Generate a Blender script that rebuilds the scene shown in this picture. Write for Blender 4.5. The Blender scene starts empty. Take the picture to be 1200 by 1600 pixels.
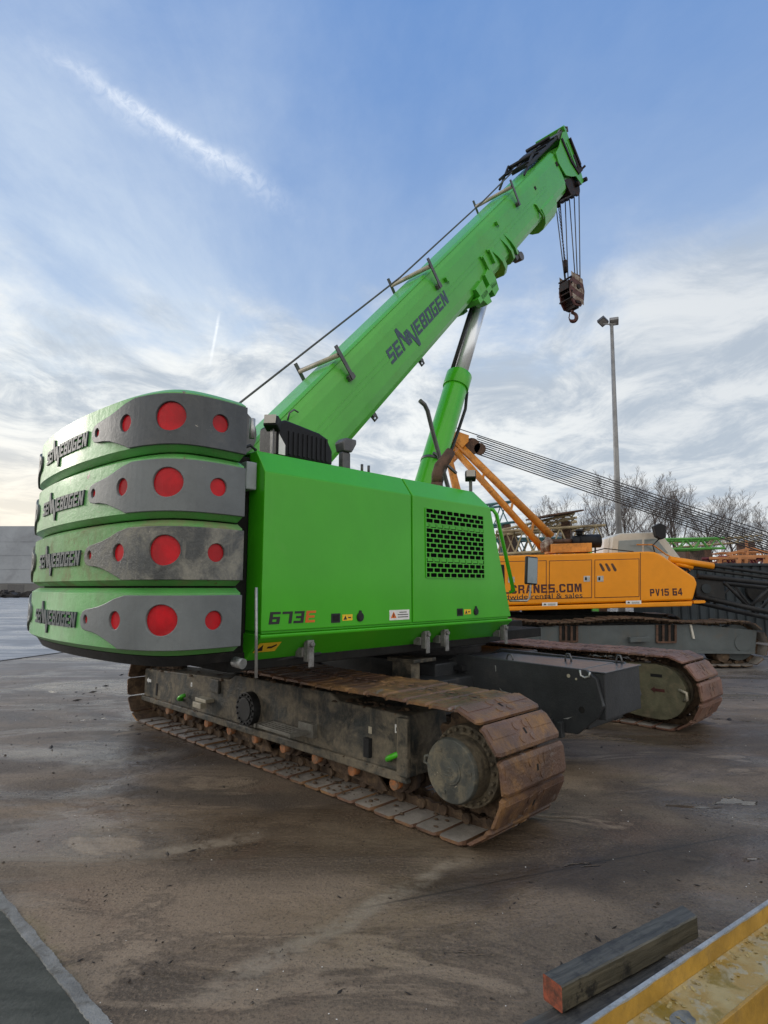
import bpy, bmesh, math, random
from mathutils import Vector, Matrix
R = math.radians
scn = bpy.context.scene
col = scn.collection

# ------------------------------------------------------------------ camera
FPX, HOR, CAMH = 920.0, 118.0, 1.6          # focal length in photo px, horizon below centre, eye height
TILT = math.atan(HOR / FPX)
cam = bpy.data.cameras.new('camera')
cam.sensor_fit = 'VERTICAL'; cam.sensor_height = 32.0; cam.lens = FPX / 1600 * 32.0
cam.clip_start = 0.05; cam.clip_end = 3000
camo = bpy.data.objects.new('camera', cam); col.objects.link(camo)
camo.location = (0, 0, CAMH); camo.rotation_euler = (R(90) + TILT, 0, 0)
scn.camera = camo

# ------------------------------------------------------------------ light and sky
SUN_EL, SUN_AZ = R(16), R(-62)               # azimuth measured from +Y towards +X
sd = Vector((math.sin(SUN_AZ) * math.cos(SUN_EL), math.cos(SUN_AZ) * math.cos(SUN_EL), math.sin(SUN_EL)))
sl = bpy.data.lights.new('sun', 'SUN'); sl.energy = 0.9; sl.angle = R(14); sl.color = (1.0, 0.93, 0.84)
so = bpy.data.objects.new('sun', sl); col.objects.link(so)
so.rotation_euler = (-sd).to_track_quat('-Z', 'Y').to_euler()
scn.view_settings.view_transform = 'Standard'; scn.view_settings.look = 'None'
scn.view_settings.gamma = 1.0; scn.view_settings.exposure = 0.18
scn.view_settings.use_curve_mapping = False

class NT:
    """small helper for node trees"""
    def __init__(s, tree): s.t = tree; s.n = tree.nodes; s.l = tree.links
    def node(s, typ, **kw):
        nd = s.n.new(typ)
        for k, v in kw.items():
            if k.startswith('i_'): s.put(nd, k[2:], v)
            else: setattr(nd, k, v)
        return nd
    def put(s, nd, key, v):
        sock = nd.inputs[int(key) if key.isdigit() else key.replace('_', ' ')]
        if isinstance(v, bpy.types.NodeSocket): s.l.new(v, sock)
        else: sock.default_value = v
    def math(s, op, a, b=0.0, clamp=False):
        nd = s.n.new('ShaderNodeMath'); nd.operation = op; nd.use_clamp = clamp
        s.put(nd, '0', a); s.put(nd, '1', b); return nd.outputs[0]
    def vm(s, op, a, b=(0, 0, 0)):
        nd = s.n.new('ShaderNodeVectorMath'); nd.operation = op
        s.put(nd, '0', a); s.put(nd, '1', b)
        return nd.outputs['Value'] if op == 'DOT_PRODUCT' else nd.outputs[0]
    def mapr(s, v, a, b, c=0.0, d=1.0, smooth=True):
        nd = s.n.new('ShaderNodeMapRange'); nd.interpolation_type = 'SMOOTHSTEP' if smooth else 'LINEAR'
        s.put(nd, '0', v); nd.inputs[1].default_value = a; nd.inputs[2].default_value = b
        nd.inputs[3].default_value = c; nd.inputs[4].default_value = d
        return nd.outputs[0]
    def noise(s, vec, scale, detail=6, rough=0.55, dist=0.0, typ=None):
        nd = s.n.new('ShaderNodeTexNoise')
        s.put(nd, 'Vector', vec); nd.inputs['Scale'].default_value = scale
        nd.inputs['Detail'].default_value = detail; nd.inputs['Roughness'].default_value = rough
        nd.inputs['Distortion'].default_value = dist
        return nd.outputs[0]
    def mix(s, f, a, b, mode='MIX'):
        nd = s.n.new('ShaderNodeMix'); nd.data_type = 'RGBA'; nd.blend_type = mode; nd.clamp_factor = True
        s.put(nd, '0', f)
        for i, v in ((6, a), (7, b)):
            if isinstance(v, bpy.types.NodeSocket): s.l.new(v, nd.inputs[i])
            else: nd.inputs[i].default_value = (v[0], v[1], v[2], 1)
        return nd.outputs[2]
    def scale(s, vec, sc, rot=(0, 0, 0)):
        nd = s.n.new('ShaderNodeMapping'); s.put(nd, 'Vector', vec)
        nd.inputs['Scale'].default_value = sc; nd.inputs['Rotation'].default_value = rot
        return nd.outputs[0]

def pray(px, py):
    xc, yc = (px - 600) / FPX, (800 - py) / FPX
    ct, st = math.cos(TILT), math.sin(TILT)
    return Vector((xc, ct - yc * st, yc * ct + st))
def at(px, py, Y):
    r = pray(px, py); k = Y / r.y
    return Vector((r.x * k, Y, CAMH + r.z * k))
def gnd(px, py, z=0.0):
    r = pray(px, py); k = (z - CAMH) / r.z
    return Vector((r.x * k, r.y * k, z))

world = bpy.data.worlds.new('World'); scn.world = world; world.use_nodes = True
def build_sky():
    w = NT(world.node_tree); w.n.clear()
    out = w.node('ShaderNodeOutputWorld'); bg = w.node('ShaderNodeBackground')
    w.l.new(bg.outputs[0], out.inputs[0])
    sky = w.node('ShaderNodeTexSky', sky_type='NISHITA', sun_disc=False)
    sky.sun_elevation = SUN_EL; sky.sun_rotation = SUN_AZ
    sky.air_density = 1.0; sky.dust_density = 0.6; sky.ozone_density = 1.6; sky.altitude = 0
    tc = w.node('ShaderNodeTexCoord'); d = w.vm('NORMALIZE', tc.outputs['Generated'])
    sx = w.node('ShaderNodeSeparateXYZ'); w.l.new(d, sx.inputs[0])
    x, y, z = sx.outputs
    zz = w.math('MAXIMUM', z, 0.0)
    den = w.math('ADD', zz, 0.10)
    cv = w.node('ShaderNodeCombineXYZ')
    w.put(cv, '0', w.math('DIVIDE', x, den)); w.put(cv, '1', w.math('DIVIDE', y, den))
    p = cv.outputs[0]
    # blue of the clear part, a little lifted by thin veil
    base = w.mix(w.mapr(zz, 0.0, 0.80), (5.4, 6.4, 7.3), (1.15, 2.40, 5.2))
    base = w.mix(0.90, sky.outputs[0], base)
    # high veil: broad soft streaks
    ps = w.scale(p, (0.9, 0.42, 1), (0, 0, R(28)))
    v1 = w.noise(ps, 1.1, 9, 0.62, 0.6)
    veil = w.mapr(v1, 0.34, 0.74)
    v2 = w.noise(w.scale(p, (1.6, 0.5, 1), (0, 0, R(35))), 3.4, 9, 0.68, 1.2)
    veil = w.math('MULTIPLY', veil, w.mapr(v2, 0.2, 0.78, 0.72, 1.05))
    left = w.mapr(x, -0.75, 0.35, 1.25, 0.35)
    veil = w.math('MULTIPLY', veil, left)
    lowv = w.mapr(zz, 0.80, 0.20, 0.42, 1.0)
    veil = w.math('MULTIPLY', veil, lowv, True)
    c = w.mix(w.math('MULTIPLY', veil, 0.85), base, (6.7, 7.4, 7.9))
    # low cloud deck
    pc = w.scale(p, (1.0, 0.75, 1), (0, 0, R(-18)))
    n1 = w.noise(pc, 0.85, 12, 0.6, 0.35)
    n2 = w.noise(pc, 3.0, 10, 0.62, 0.3)
    n = w.math('ADD', w.math('MULTIPLY', n1, 0.62), w.math('MULTIPLY', n2, 0.38))
    thr = w.math('ADD', w.mapr(zz, 0.02, 0.62, 0.12, 0.60), w.mapr(x, -0.1, 0.6, 0.03, -0.07))
    cov = w.mapr(w.math('SUBTRACT', n, thr), -0.07, 0.13)
    cov = w.math('MULTIPLY', cov, w.mapr(zz, 0.60, 0.40, 0.0, 1.0))
    shade = w.noise(w.scale(p, (1.0, 0.75, 1), (0, 0, R(-18))), 2.6, 12, 0.66, 0.5)
    shf = w.mapr(shade, 0.36, 0.62)
    ccol = w.mix(shf, (3.8, 4.3, 4.9), w.mix(w.mapr(x, 0.05, 0.5), (7.8, 7.9, 7.7), (6.3, 6.5, 6.6)))
    warm = w.math('MULTIPLY', w.mapr(x, 0.0, -0.45), w.mapr(zz, 0.28, 0.03))
    ccol = w.mix(w.math('MULTIPLY', warm, 0.75), ccol, (10.2, 8.7, 6.3))
    c = w.mix(w.math('MULTIPLY', cov, 0.86), c, ccol)
    # bright cloud added to the unseen sky behind the camera, to light the scene
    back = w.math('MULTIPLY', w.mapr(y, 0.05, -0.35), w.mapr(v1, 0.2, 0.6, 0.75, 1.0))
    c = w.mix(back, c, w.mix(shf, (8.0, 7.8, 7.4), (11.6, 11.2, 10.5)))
    hz = w.mapr(zz, 0.13, 0.0)
    c = w.mix(w.math('MULTIPLY', hz, 0.7), c, (7.8, 7.9, 7.6))
    # contrails: bands along great circles
    def trail(pa, pb, width, fade0, fade1, amount, c):
        a = pray(*pa).normalized(); b = pray(*pb).normalized()
        nrm = a.cross(b).normalized(); tdir = (b - a).normalized(); mid = (a + b) / 2; half = (b - a).length / 2
        off = w.vm('DOT_PRODUCT', d, tuple(nrm))
        wob = w.noise(w.vm('SCALE', d), 14, 5, 0.6)
        nn = w.n[-1]
        off = w.math('ADD', off, w.math('MULTIPLY', w.math('SUBTRACT', w.noise(d, 13, 7, 0.65), 0.5), width * 1.7))
        prof = w.mapr(w.math('ABSOLUTE', off), width, 0.0)
        al = w.math('SUBTRACT', w.vm('DOT_PRODUCT', d, tuple(tdir)), mid.dot(tdir))
        env = w.math('MULTIPLY', w.mapr(al, -half * 1.15, -half * fade0), w.mapr(al, half * 1.1, half * fade1))
        tex = w.mapr(w.noise(d, 55, 8, 0.7, 1.0), 0.3, 0.66, 0.25, 1.0)
        f = w.math('MULTIPLY', w.math('MULTIPLY', prof, env), w.math('MULTIPLY', tex, amount))
        f = w.math('MULTIPLY', f, w.mapr(y, 0.0, 0.1))
        return w.mix(f, c, (8.6, 8.9, 9.2))
    c = trail((20, 50), (500, 350), 0.030, 0.3, 0.2, 0.26, c)
    c = trail((50, 66), (440, 306), 0.0125, 0.2, 0.3, 0.42, c)
    c = trail((327, 575), (343, 488), 0.0035, 0.3, 0.5, 0.8, c)
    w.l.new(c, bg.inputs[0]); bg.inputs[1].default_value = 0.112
build_sky()

# ------------------------------------------------------------------ materials
MATS = {}
def pmat(name, colr, rough=0.5, metal=0.0, dirt=None, damt=0.4, dscale=2.0, var=0.12, bump=0.15, bscale=60,
         coat=0.0, streak=0.0, speck=None, samt=0.0, sscale=9.0, spec=0.5):
    if name in MATS: return MATS[name]
    m = bpy.data.materials.new(name); m.use_nodes = True; MATS[name] = m
    t = NT(m.node_tree); bs = t.n['Principled BSDF']
    g = t.node('ShaderNodeNewGeometry'); pos = g.outputs['Position']
    big = t.noise(pos, dscale, 8, 0.6, 0.3)
    fine = t.noise(pos, dscale * 9, 6, 0.65)
    dark = tuple(c * (1 - var * 2) for c in colr)
    lite = tuple(min(1, c * (1 + var)) for c in colr)
    c = t.mix(t.mapr(big, 0.3, 0.7), dark, lite)
    c = t.mix(t.math('MULTIPLY', t.mapr(fine, 0.45, 0.7), var), c, tuple(x * 0.5 for x in colr))
    ro = t.math('ADD', rough - 0.08, t.math('MULTIPLY', fine, 0.2))
    if dirt:
        dn = t.noise(pos, dscale * 1.7, 10, 0.68, 0.5)
        f = t.mapr(dn, 0.62 - 0.35 * damt, 0.86 - 0.3 * damt)
        if streak:
            sn = t.noise(t.scale(pos, (1, 1, 0.07)), 22, 6, 0.6)
            f = t.math('MAXIMUM', f, t.math('MULTIPLY', t.mapr(sn, 0.52, 0.74), streak))
        f = t.math('MULTIPLY', f, t.mapr(fine, 0.3, 0.6, 0.55, 1.0))
        f = t.math('MULTIPLY', f, min(1, damt * 1.6))
        c = t.mix(f, c, dirt)
        ro = t.math('ADD', ro, t.math('MULTIPLY', f, 0.35), True)
    if speck:
        vn = t.noise(pos, sscale, 12, 0.75, 0.8)
        f2 = t.mapr(vn, 0.64 - samt * 0.2, 0.68 - samt * 0.2)
        c = t.mix(f2, c, speck)
    t.l.new(c, bs.inputs['Base Color']); t.l.new(ro, bs.inputs['Roughness'])
    bs.inputs['Metallic'].default_value = metal
    bs.inputs['Coat Weight'].default_value = coat; bs.inputs['Coat Roughness'].default_value = 0.12
    bs.inputs['Specular IOR Level'].default_value = spec
    if bump:
        b = t.node('ShaderNodeBump'); b.inputs['Strength'].default_value = bump; b.inputs['Distance'].default_value = 0.01
        t.l.new(t.noise(pos, bscale, 8, 0.65), b.inputs['Height']); t.l.new(b.outputs[0], bs.inputs['Normal'])
    return m

MUD = (0.17, 0.125, 0.085)
M = dict(
 green=pmat('green_paint', (0.054, 0.405, 0.010), 0.30, 0, (0.14, 0.38, 0.08), 0.14, 1.5, 0.04, 0.15, 2.2, coat=0.25, streak=0.25, spec=0.35),
 green_boom=pmat('green_boom_paint', (0.075, 0.41, 0.035), 0.33, 0, (0.12, 0.31, 0.02), 0.30, 0.9, 0.06, 0.05, 25, coat=0.2),
 green_cast=pmat('green_cast_iron_paint', (0.098, 0.38, 0.085), 0.42, 0, (0.20, 0.19, 0.12), 0.34, 1.6, 0.10, 0.35, 28, coat=0.15, streak=0.35, speck=(0.16, 0.07, 0.04), samt=0.12, sscale=7, spec=0.7),
 green_dirty=pmat('green_cast_dusty', (0.12, 0.34, 0.09), 0.55, 0, (0.24, 0.20, 0.12), 0.52, 1.6, 0.12, 0.35, 28, streak=0.5, speck=(0.16, 0.07, 0.04), samt=0.2, sscale=7),
 grey_plate=pmat('grey_plate_paint', (0.135, 0.15, 0.155), 0.45, 0, (0.21, 0.21, 0.20), 0.25, 2.4, 0.10, 0.18, 45, streak=0.35, speck=(0.42, 0.40, 0.34), samt=-0.10, sscale=10),
 grey_plate_dark=pmat('dark_grey_plate_paint', (0.062, 0.070, 0.078), 0.42, 0, (0.17, 0.17, 0.16), 0.35, 2.4, 0.14, 0.22, 45, streak=0.4, speck=(0.45, 0.42, 0.36), samt=-0.05, sscale=9),
 grey_plate_worn=pmat('worn_grey_plate_paint', (0.075, 0.08, 0.08), 0.45, 0, (0.26, 0.25, 0.21), 0.62, 3.2, 0.2, 0.6, 45, streak=0.75, speck=(0.5, 0.47, 0.4), samt=0.05, sscale=12),
 letter_dark=pmat('dark_lettering', (0.035, 0.05, 0.06), 0.5, 0, (0.2, 0.22, 0.2), 0.3, 9, 0.1, 0.2, 80),
 void=pmat('unlit_interior', (0.004, 0.004, 0.004), 0.9, 0, None, bump=0, spec=0.05),
 letter_black=pmat('black_lettering', (0.012, 0.012, 0.012), 0.45, 0, None, bump=0),
 letter_brown=pmat('maroon_lettering', (0.05, 0.006, 0.008), 0.5, 0, None, bump=0),
 letter_boom=pmat('slate_lettering', (0.035, 0.065, 0.10), 0.42, 0, None, bump=0.05),
 orange_l=pmat('orange_lettering', (0.75, 0.16, 0.01), 0.45, 0, None, bump=0),
 red=pmat('red_reflector', (0.50, 0.005, 0.012), 0.33, 0, (0.36, 0.02, 0.025), 0.4, 3.5, 0.18, 0.25, 14, coat=0.1, speck=(0.6, 0.4, 0.36), samt=-0.25, sscale=25, spec=0.22),
 black=pmat('black_steel', (0.018, 0.019, 0.021), 0.5, 0, (0.06, 0.055, 0.05), 0.35, 4, 0.2, 0.25, 60, spec=0.3),
 deep=pmat('grimy_black_underside', (0.012, 0.012, 0.012), 0.8, 0, (0.04, 0.034, 0.028), 0.4, 4, 0.2, 0.3, 40, spec=0.3),
 plastic=pmat('black_plastic', (0.010, 0.011, 0.014), 0.5, 0, (0.05, 0.05, 0.055), 0.15, 6, 0.1, 0.2, 120, spec=0.25),
 carbody=pmat('charcoal_carbody_paint', (0.035, 0.038, 0.042), 0.42, 0, (0.12, 0.11, 0.10), 0.28, 2.2, 0.15, 0.3, 50, speck=(0.4, 0.4, 0.4), samt=-0.33, sscale=7, streak=0.2, spec=0.3),
 carbody_top=pmat('charcoal_plate_wet', (0.045, 0.05, 0.058), 0.3, 0, (0.12, 0.10, 0.085), 0.2, 1.5, 0.08, 0.04, 15),
 frame=pmat('muddy_track_frame', (0.030, 0.034, 0.034), 0.5, 0, (0.20, 0.17, 0.125), 0.74, 2.6, 0.3, 1.0, 26, streak=1.0, spec=0.3),
 frame_far=pmat('muddy_end_plate', (0.12, 0.115, 0.07), 0.55, 0, (0.2, 0.16, 0.1), 0.5, 4, 0.2, 0.5, 35, streak=0.5),
 shoe=pmat('rusty_track_shoe', (0.14, 0.076, 0.050), 0.42, 0.1, (0.34, 0.18, 0.06), 0.56, 1.5, 0.3, 0.9, 45, speck=(0.185, 0.155, 0.14), samt=0.25, sscale=3.2),
 shoe_far=pmat('red_brown_track_shoe', (0.155, 0.075, 0.05), 0.5, 0.05, (0.24, 0.15, 0.10), 0.5, 2.3, 0.25, 0.8, 45, speck=(0.20, 0.19, 0.18), samt=0.05, sscale=5),
 shoe_in=pmat('dusty_shoe_inside', (0.25, 0.225, 0.20), 0.7, 0, (0.10, 0.075, 0.055), 0.35, 5, 0.15, 0.9, 55),
 link=pmat('muddy_chain_link', (0.085, 0.055, 0.036), 0.65, 0.1, (0.22, 0.15, 0.09), 0.5, 7, 0.3, 1.0, 50, spec=0.3),
 roller_cap=pmat('orange_roller_cap', (0.38, 0.13, 0.035), 0.6, 0, MUD, 0.75, 12, 0.2, 0.5, 60),
 roller=pmat('muddy_roller', (0.075, 0.05, 0.036), 0.75, 0, MUD, 0.5, 9, 0.2, 0.8, 50, spec=0.3),
 hub_mud=pmat('mud_caked_hub', (0.13, 0.11, 0.08), 0.7, 0, (0.22, 0.18, 0.12), 0.6, 8, 0.3, 1.0, 40, spec=0.3),
 stepm=pmat('muddy_step_metal', (0.16, 0.155, 0.135), 0.5, 0, (0.09, 0.07, 0.05), 0.4, 9, 0.2, 0.4, 50),
 patch=pmat('dull_bare_steel', (0.17, 0.18, 0.175), 0.6, 0.1, (0.30, 0.25, 0.12), 0.4, 14, 0.25, 0.3, 60),
 clamp=pmat('dull_zinc_clamp', (0.22, 0.22, 0.215), 0.5, 0.4, (0.10, 0.085, 0.07), 0.45, 14, 0.2, 0.2, 90),
 hub=pmat('muddy_hub_cover', (0.075, 0.08, 0.072), 0.5, 0, (0.22, 0.19, 0.13), 0.55, 5, 0.2, 0.5, 50, speck=(0.4, 0.35, 0.25), samt=-0.02, sscale=14),
 silver=pmat('galvanised_steel', (0.42, 0.43, 0.43), 0.38, 0.6, (0.15, 0.13, 0.11), 0.35, 14, 0.15, 0.2, 90),
 chrome=pmat('chromed_rod', (0.82, 0.85, 0.90), 0.30, 0.55, None, var=0.03, bump=0),
 beige=pmat('beige_roller_tube', (0.42, 0.38, 0.29), 0.5, 0.1, (0.15, 0.12, 0.08), 0.3, 8, 0.1, 0.1, 60),
 rope=pmat('steel_rope', (0.09, 0.085, 0.085), 0.5, 0.5, None, bump=0.3, bscale=400),
 rope_dark=pmat('greased_rope', (0.045, 0.045, 0.048), 0.5, 0.3, None, bump=0),
 greydk=pmat('dark_grey_metal', (0.10, 0.10, 0.105), 0.4, 0.3, (0.14, 0.11, 0.09), 0.3, 8, 0.15, 0.2, 70),
 boxgrey=pmat('light_grey_box_paint', (0.33, 0.36, 0.38), 0.45, 0, None, bump=0.05),
 white=pmat('white_sticker', (0.75, 0.75, 0.73), 0.5, 0, (0.4, 0.35, 0.28), 0.2, 20, 0.05, 0, 50),
 yellow_st=pmat('yellow_sticker', (0.80, 0.52, 0.02), 0.5, 0, (0.3, 0.22, 0.06), 0.25, 20, 0.05, 0, 50),
 glass=pmat('dark_glass', (0.02, 0.025, 0.03), 0.06, 0, None, bump=0, var=0.02, spec=0.8),
 mirror=pmat('mirror_glass', (0.16, 0.19, 0.21), 0.08, 1.0, None, bump=0, var=0.02),
 lens=pmat('lamp_glass', (0.35, 0.33, 0.3), 0.15, 0.2, None, bump=0.1, bscale=200),
 yellow=pmat('amber_crane_paint', (0.80, 0.285, 0.004), 0.38, 0, (0.55, 0.20, 0.02), 0.15, 1.2, 0.05, 0.05, 40, coat=0.08, spec=0.3),
 yellow_old=pmat('weathered_amber_paint', (0.62, 0.24, 0.03), 0.5, 0, (0.10, 0.05, 0.025), 0.45, 3.5, 0.15, 0.3, 40, speck=(0.06, 0.035, 0.02), samt=0.02, sscale=5),
 brown=pmat('rusty_brown_steel', (0.10, 0.05, 0.03), 0.65, 0.1, (0.03, 0.025, 0.02), 0.5, 8, 0.2, 0.4, 50),
 yframe=pmat('blue_grey_track_frame', (0.080, 0.095, 0.10), 0.55, 0, (0.12, 0.10, 0.08), 0.35, 1.5, 0.12, 0.3, 30, streak=0.6),
 cabwhite=pmat('off_white_cab_paint', (0.55, 0.53, 0.47), 0.45, 0, (0.3, 0.27, 0.22), 0.3, 3, 0.06, 0.05, 40),
 cabglass=pmat('grey_cab_glass', (0.20, 0.24, 0.25), 0.12, 0, None, bump=0, var=0.05),
 hookred=pmat('red_hook_paint', (0.09, 0.02, 0.018), 0.5, 0.1, (0.05, 0.03, 0.02), 0.6, 10, 0.2, 0.3, 60),
 hookwhite=pmat('worn_white_hook_paint', (0.40, 0.35, 0.29), 0.6, 0, (0.10, 0.045, 0.03), 0.85, 9, 0.2, 0.2, 60),
 hookdark=pmat('dark_hook_steel', (0.014, 0.010, 0.010), 0.6, 0.2, (0.14, 0.05, 0.03), 0.4, 10, 0.2, 0.4, 60, spec=0.3),
 pole=pmat('mast_galvanised', (0.26, 0.26, 0.26), 0.5, 0.4, None, bump=0),
 bark=pmat('bare_tree_bark', (0.055, 0.045, 0.04), 0.9, 0, None, var=0.2, bump=0),
 twig=pmat('bare_twigs', (0.13, 0.105, 0.095), 0.9, 0, None, var=0.2, bump=0),
 corr=pmat('dark_corrugated_steel', (0.030, 0.040, 0.048), 0.5, 0.1, (0.07, 0.07, 0.065), 0.35, 2, 0.15, 0.2, 20, streak=0.4, spec=0.3),
 concwall=pmat('precast_concrete_panel', (0.30, 0.325, 0.36), 0.8, 0, (0.20, 0.21, 0.23), 0.4, 0.12, 0.1, 0, 5),
 concbase=pmat('dark_concrete_plinth', (0.14, 0.14, 0.14), 0.8, 0, (0.08, 0.07, 0.07), 0.4, 0.3, 0.1, 0, 5),
 scrap=pmat('dark_scrap', (0.02, 0.018, 0.018), 0.8, 0, (0.08, 0.06, 0.05), 0.4, 0.8, 0.2, 0, 5),
 kerb=pmat('pale_kerb_concrete', (0.22, 0.225, 0.22), 0.75, 0, (0.09, 0.085, 0.07), 0.5, 6, 0.2, 0.9, 60),
 stone=pmat('gravel_bits', (0.16, 0.14, 0.115), 0.8, 0, (0.03, 0.022, 0.018), 0.8, 9, 0.5, 0.3, 60),
 chip=pmat('dark_bark_chips', (0.018, 0.013, 0.010), 0.7, 0, None, bump=0.4),
 flange=pmat('chipped_amber_steel', (0.42, 0.24, 0.035), 0.45, 0, (0.20, 0.13, 0.04), 0.4, 7, 0.15, 0.2, 60, speck=(0.05, 0.035, 0.03), samt=-0.02, sscale=12),
 flake=pmat('loose_paint_flakes', (0.42, 0.33, 0.13), 0.6, 0, (0.12, 0.08, 0.03), 0.5, 30, 0.2, 0),
 teal=pmat('teal_lattice_paint', (0.06, 0.16, 0.17), 0.5, 0, (0.03, 0.04, 0.04), 0.4, 2, 0.15, 0),
 cream=pmat('cream_lattice_paint', (0.36, 0.29, 0.17), 0.6, 0, (0.12, 0.08, 0.05), 0.5, 2, 0.15, 0),
 maroon=pmat('maroon_lattice_paint', (0.16, 0.02, 0.03), 0.5, 0, (0.06, 0.02, 0.02), 0.4, 2, 0.15, 0),
 orange=pmat('orange_lattice_paint', (0.50, 0.20, 0.07), 0.5, 0, (0.3, 0.12, 0.05), 0.4, 2, 0.15, 0),
 greenl=pmat('green_lattice_paint', (0.10, 0.36, 0.06), 0.5, 0, None, bump=0),
)

def wood_mat():
    m = bpy.data.materials.new('weathered_timber'); m.use_nodes = True
    t = NT(m.node_tree); bs = t.n['Principled BSDF']
    tc = t.node('ShaderNodeTexCoord'); o = tc.outputs['Object']
    gr = t.noise(t.scale(o, (2.2, 30, 30)), 2.0, 10, 0.7, 0.4)
    bl = t.noise(t.scale(o, (1, 1, 1)), 9, 8, 0.65)
    c = t.mix(t.mapr(gr, 0.3, 0.7), (0.035, 0.036, 0.036), (0.10, 0.098, 0.09))
    c = t.mix(t.math('MULTIPLY', t.mapr(bl, 0.5, 0.62), 0.75), c, (0.024, 0.024, 0.026))
    n = t.node('ShaderNodeNewGeometry'); 
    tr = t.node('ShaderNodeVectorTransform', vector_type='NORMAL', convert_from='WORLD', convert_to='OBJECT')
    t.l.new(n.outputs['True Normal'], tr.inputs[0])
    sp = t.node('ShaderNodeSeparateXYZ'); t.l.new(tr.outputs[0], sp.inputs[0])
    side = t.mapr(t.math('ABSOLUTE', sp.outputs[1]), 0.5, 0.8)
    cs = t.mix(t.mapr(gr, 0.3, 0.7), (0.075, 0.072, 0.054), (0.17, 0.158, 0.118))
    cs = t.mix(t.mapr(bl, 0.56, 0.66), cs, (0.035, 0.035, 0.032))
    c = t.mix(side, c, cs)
    end = t.mapr(t.math('ABSOLUTE', sp.outputs[0]), 0.7, 0.9)
    co = t.mix(t.mapr(t.noise(o, 26, 9, 0.7), 0.35, 0.65), (0.10, 0.04, 0.025), (0.36, 0.085, 0.04))
    c = t.mix(end, c, co)
    t.l.new(c, bs.inputs['Base Color']); bs.inputs['Roughness'].default_value = 0.62
    b = t.node('ShaderNodeBump'); b.inputs['Strength'].default_value = 0.6; b.inputs['Distance'].default_value = 0.006
    t.l.new(gr, b.inputs['Height']); t.l.new(b.outputs[0], bs.inputs['Normal'])
    return m
M['wood'] = wood_mat()

def peel_mat():
    m = bpy.data.materials.new('peeling_yellow_paint'); m.use_nodes = True
    t = NT(m.node_tree); bs = t.n['Principled BSDF']
    g = t.node('ShaderNodeNewGeometry'); p = g.outputs['Position']
    a = t.noise(p, 7, 5, 0.6); b = t.noise(p, 17, 4, 0.6); k = t.noise(p, 45, 2, 0.5)
    c = t.mix(t.mapr(a, 0.35, 0.65), (0.34, 0.215, 0.045), (0.40, 0.32, 0.15))
    c = t.mix(t.mapr(b, 0.52, 0.60), c, (0.36, 0.31, 0.19))
    c = t.mix(t.math('MULTIPLY', t.mapr(t.noise(p, 4.5, 8, 0.6, 0.8), 0.52, 0.62), 0.85), c, (0.20, 0.14, 0.012))
    c = t.mix(t.mapr(t.noise(p, 3.6, 4, 0.5), 0.66, 0.69), c, (0.19, 0.21, 0.21))
    c = t.mix(t.mapr(t.noise(p, 19, 4, 0.6), 0.70, 0.73), c, (0.05, 0.03, 0.02))
    t.l.new(c, bs.inputs['Base Color'])
    t.l.new(t.mapr(a, 0.3, 0.7, 0.35, 0.65), bs.inputs['Roughness'])
    bp = t.node('ShaderNodeBump'); bp.inputs['Strength'].default_value = 0.9; bp.inputs['Distance'].default_value = 0.006
    t.l.new(t.math('ADD', b, t.math('MULTIPLY', k, 0.4)), bp.inputs['Height'])
    t.l.new(bp.outputs[0], bs.inputs['Normal'])
    return m
M['peel'] = peel_mat()

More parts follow.
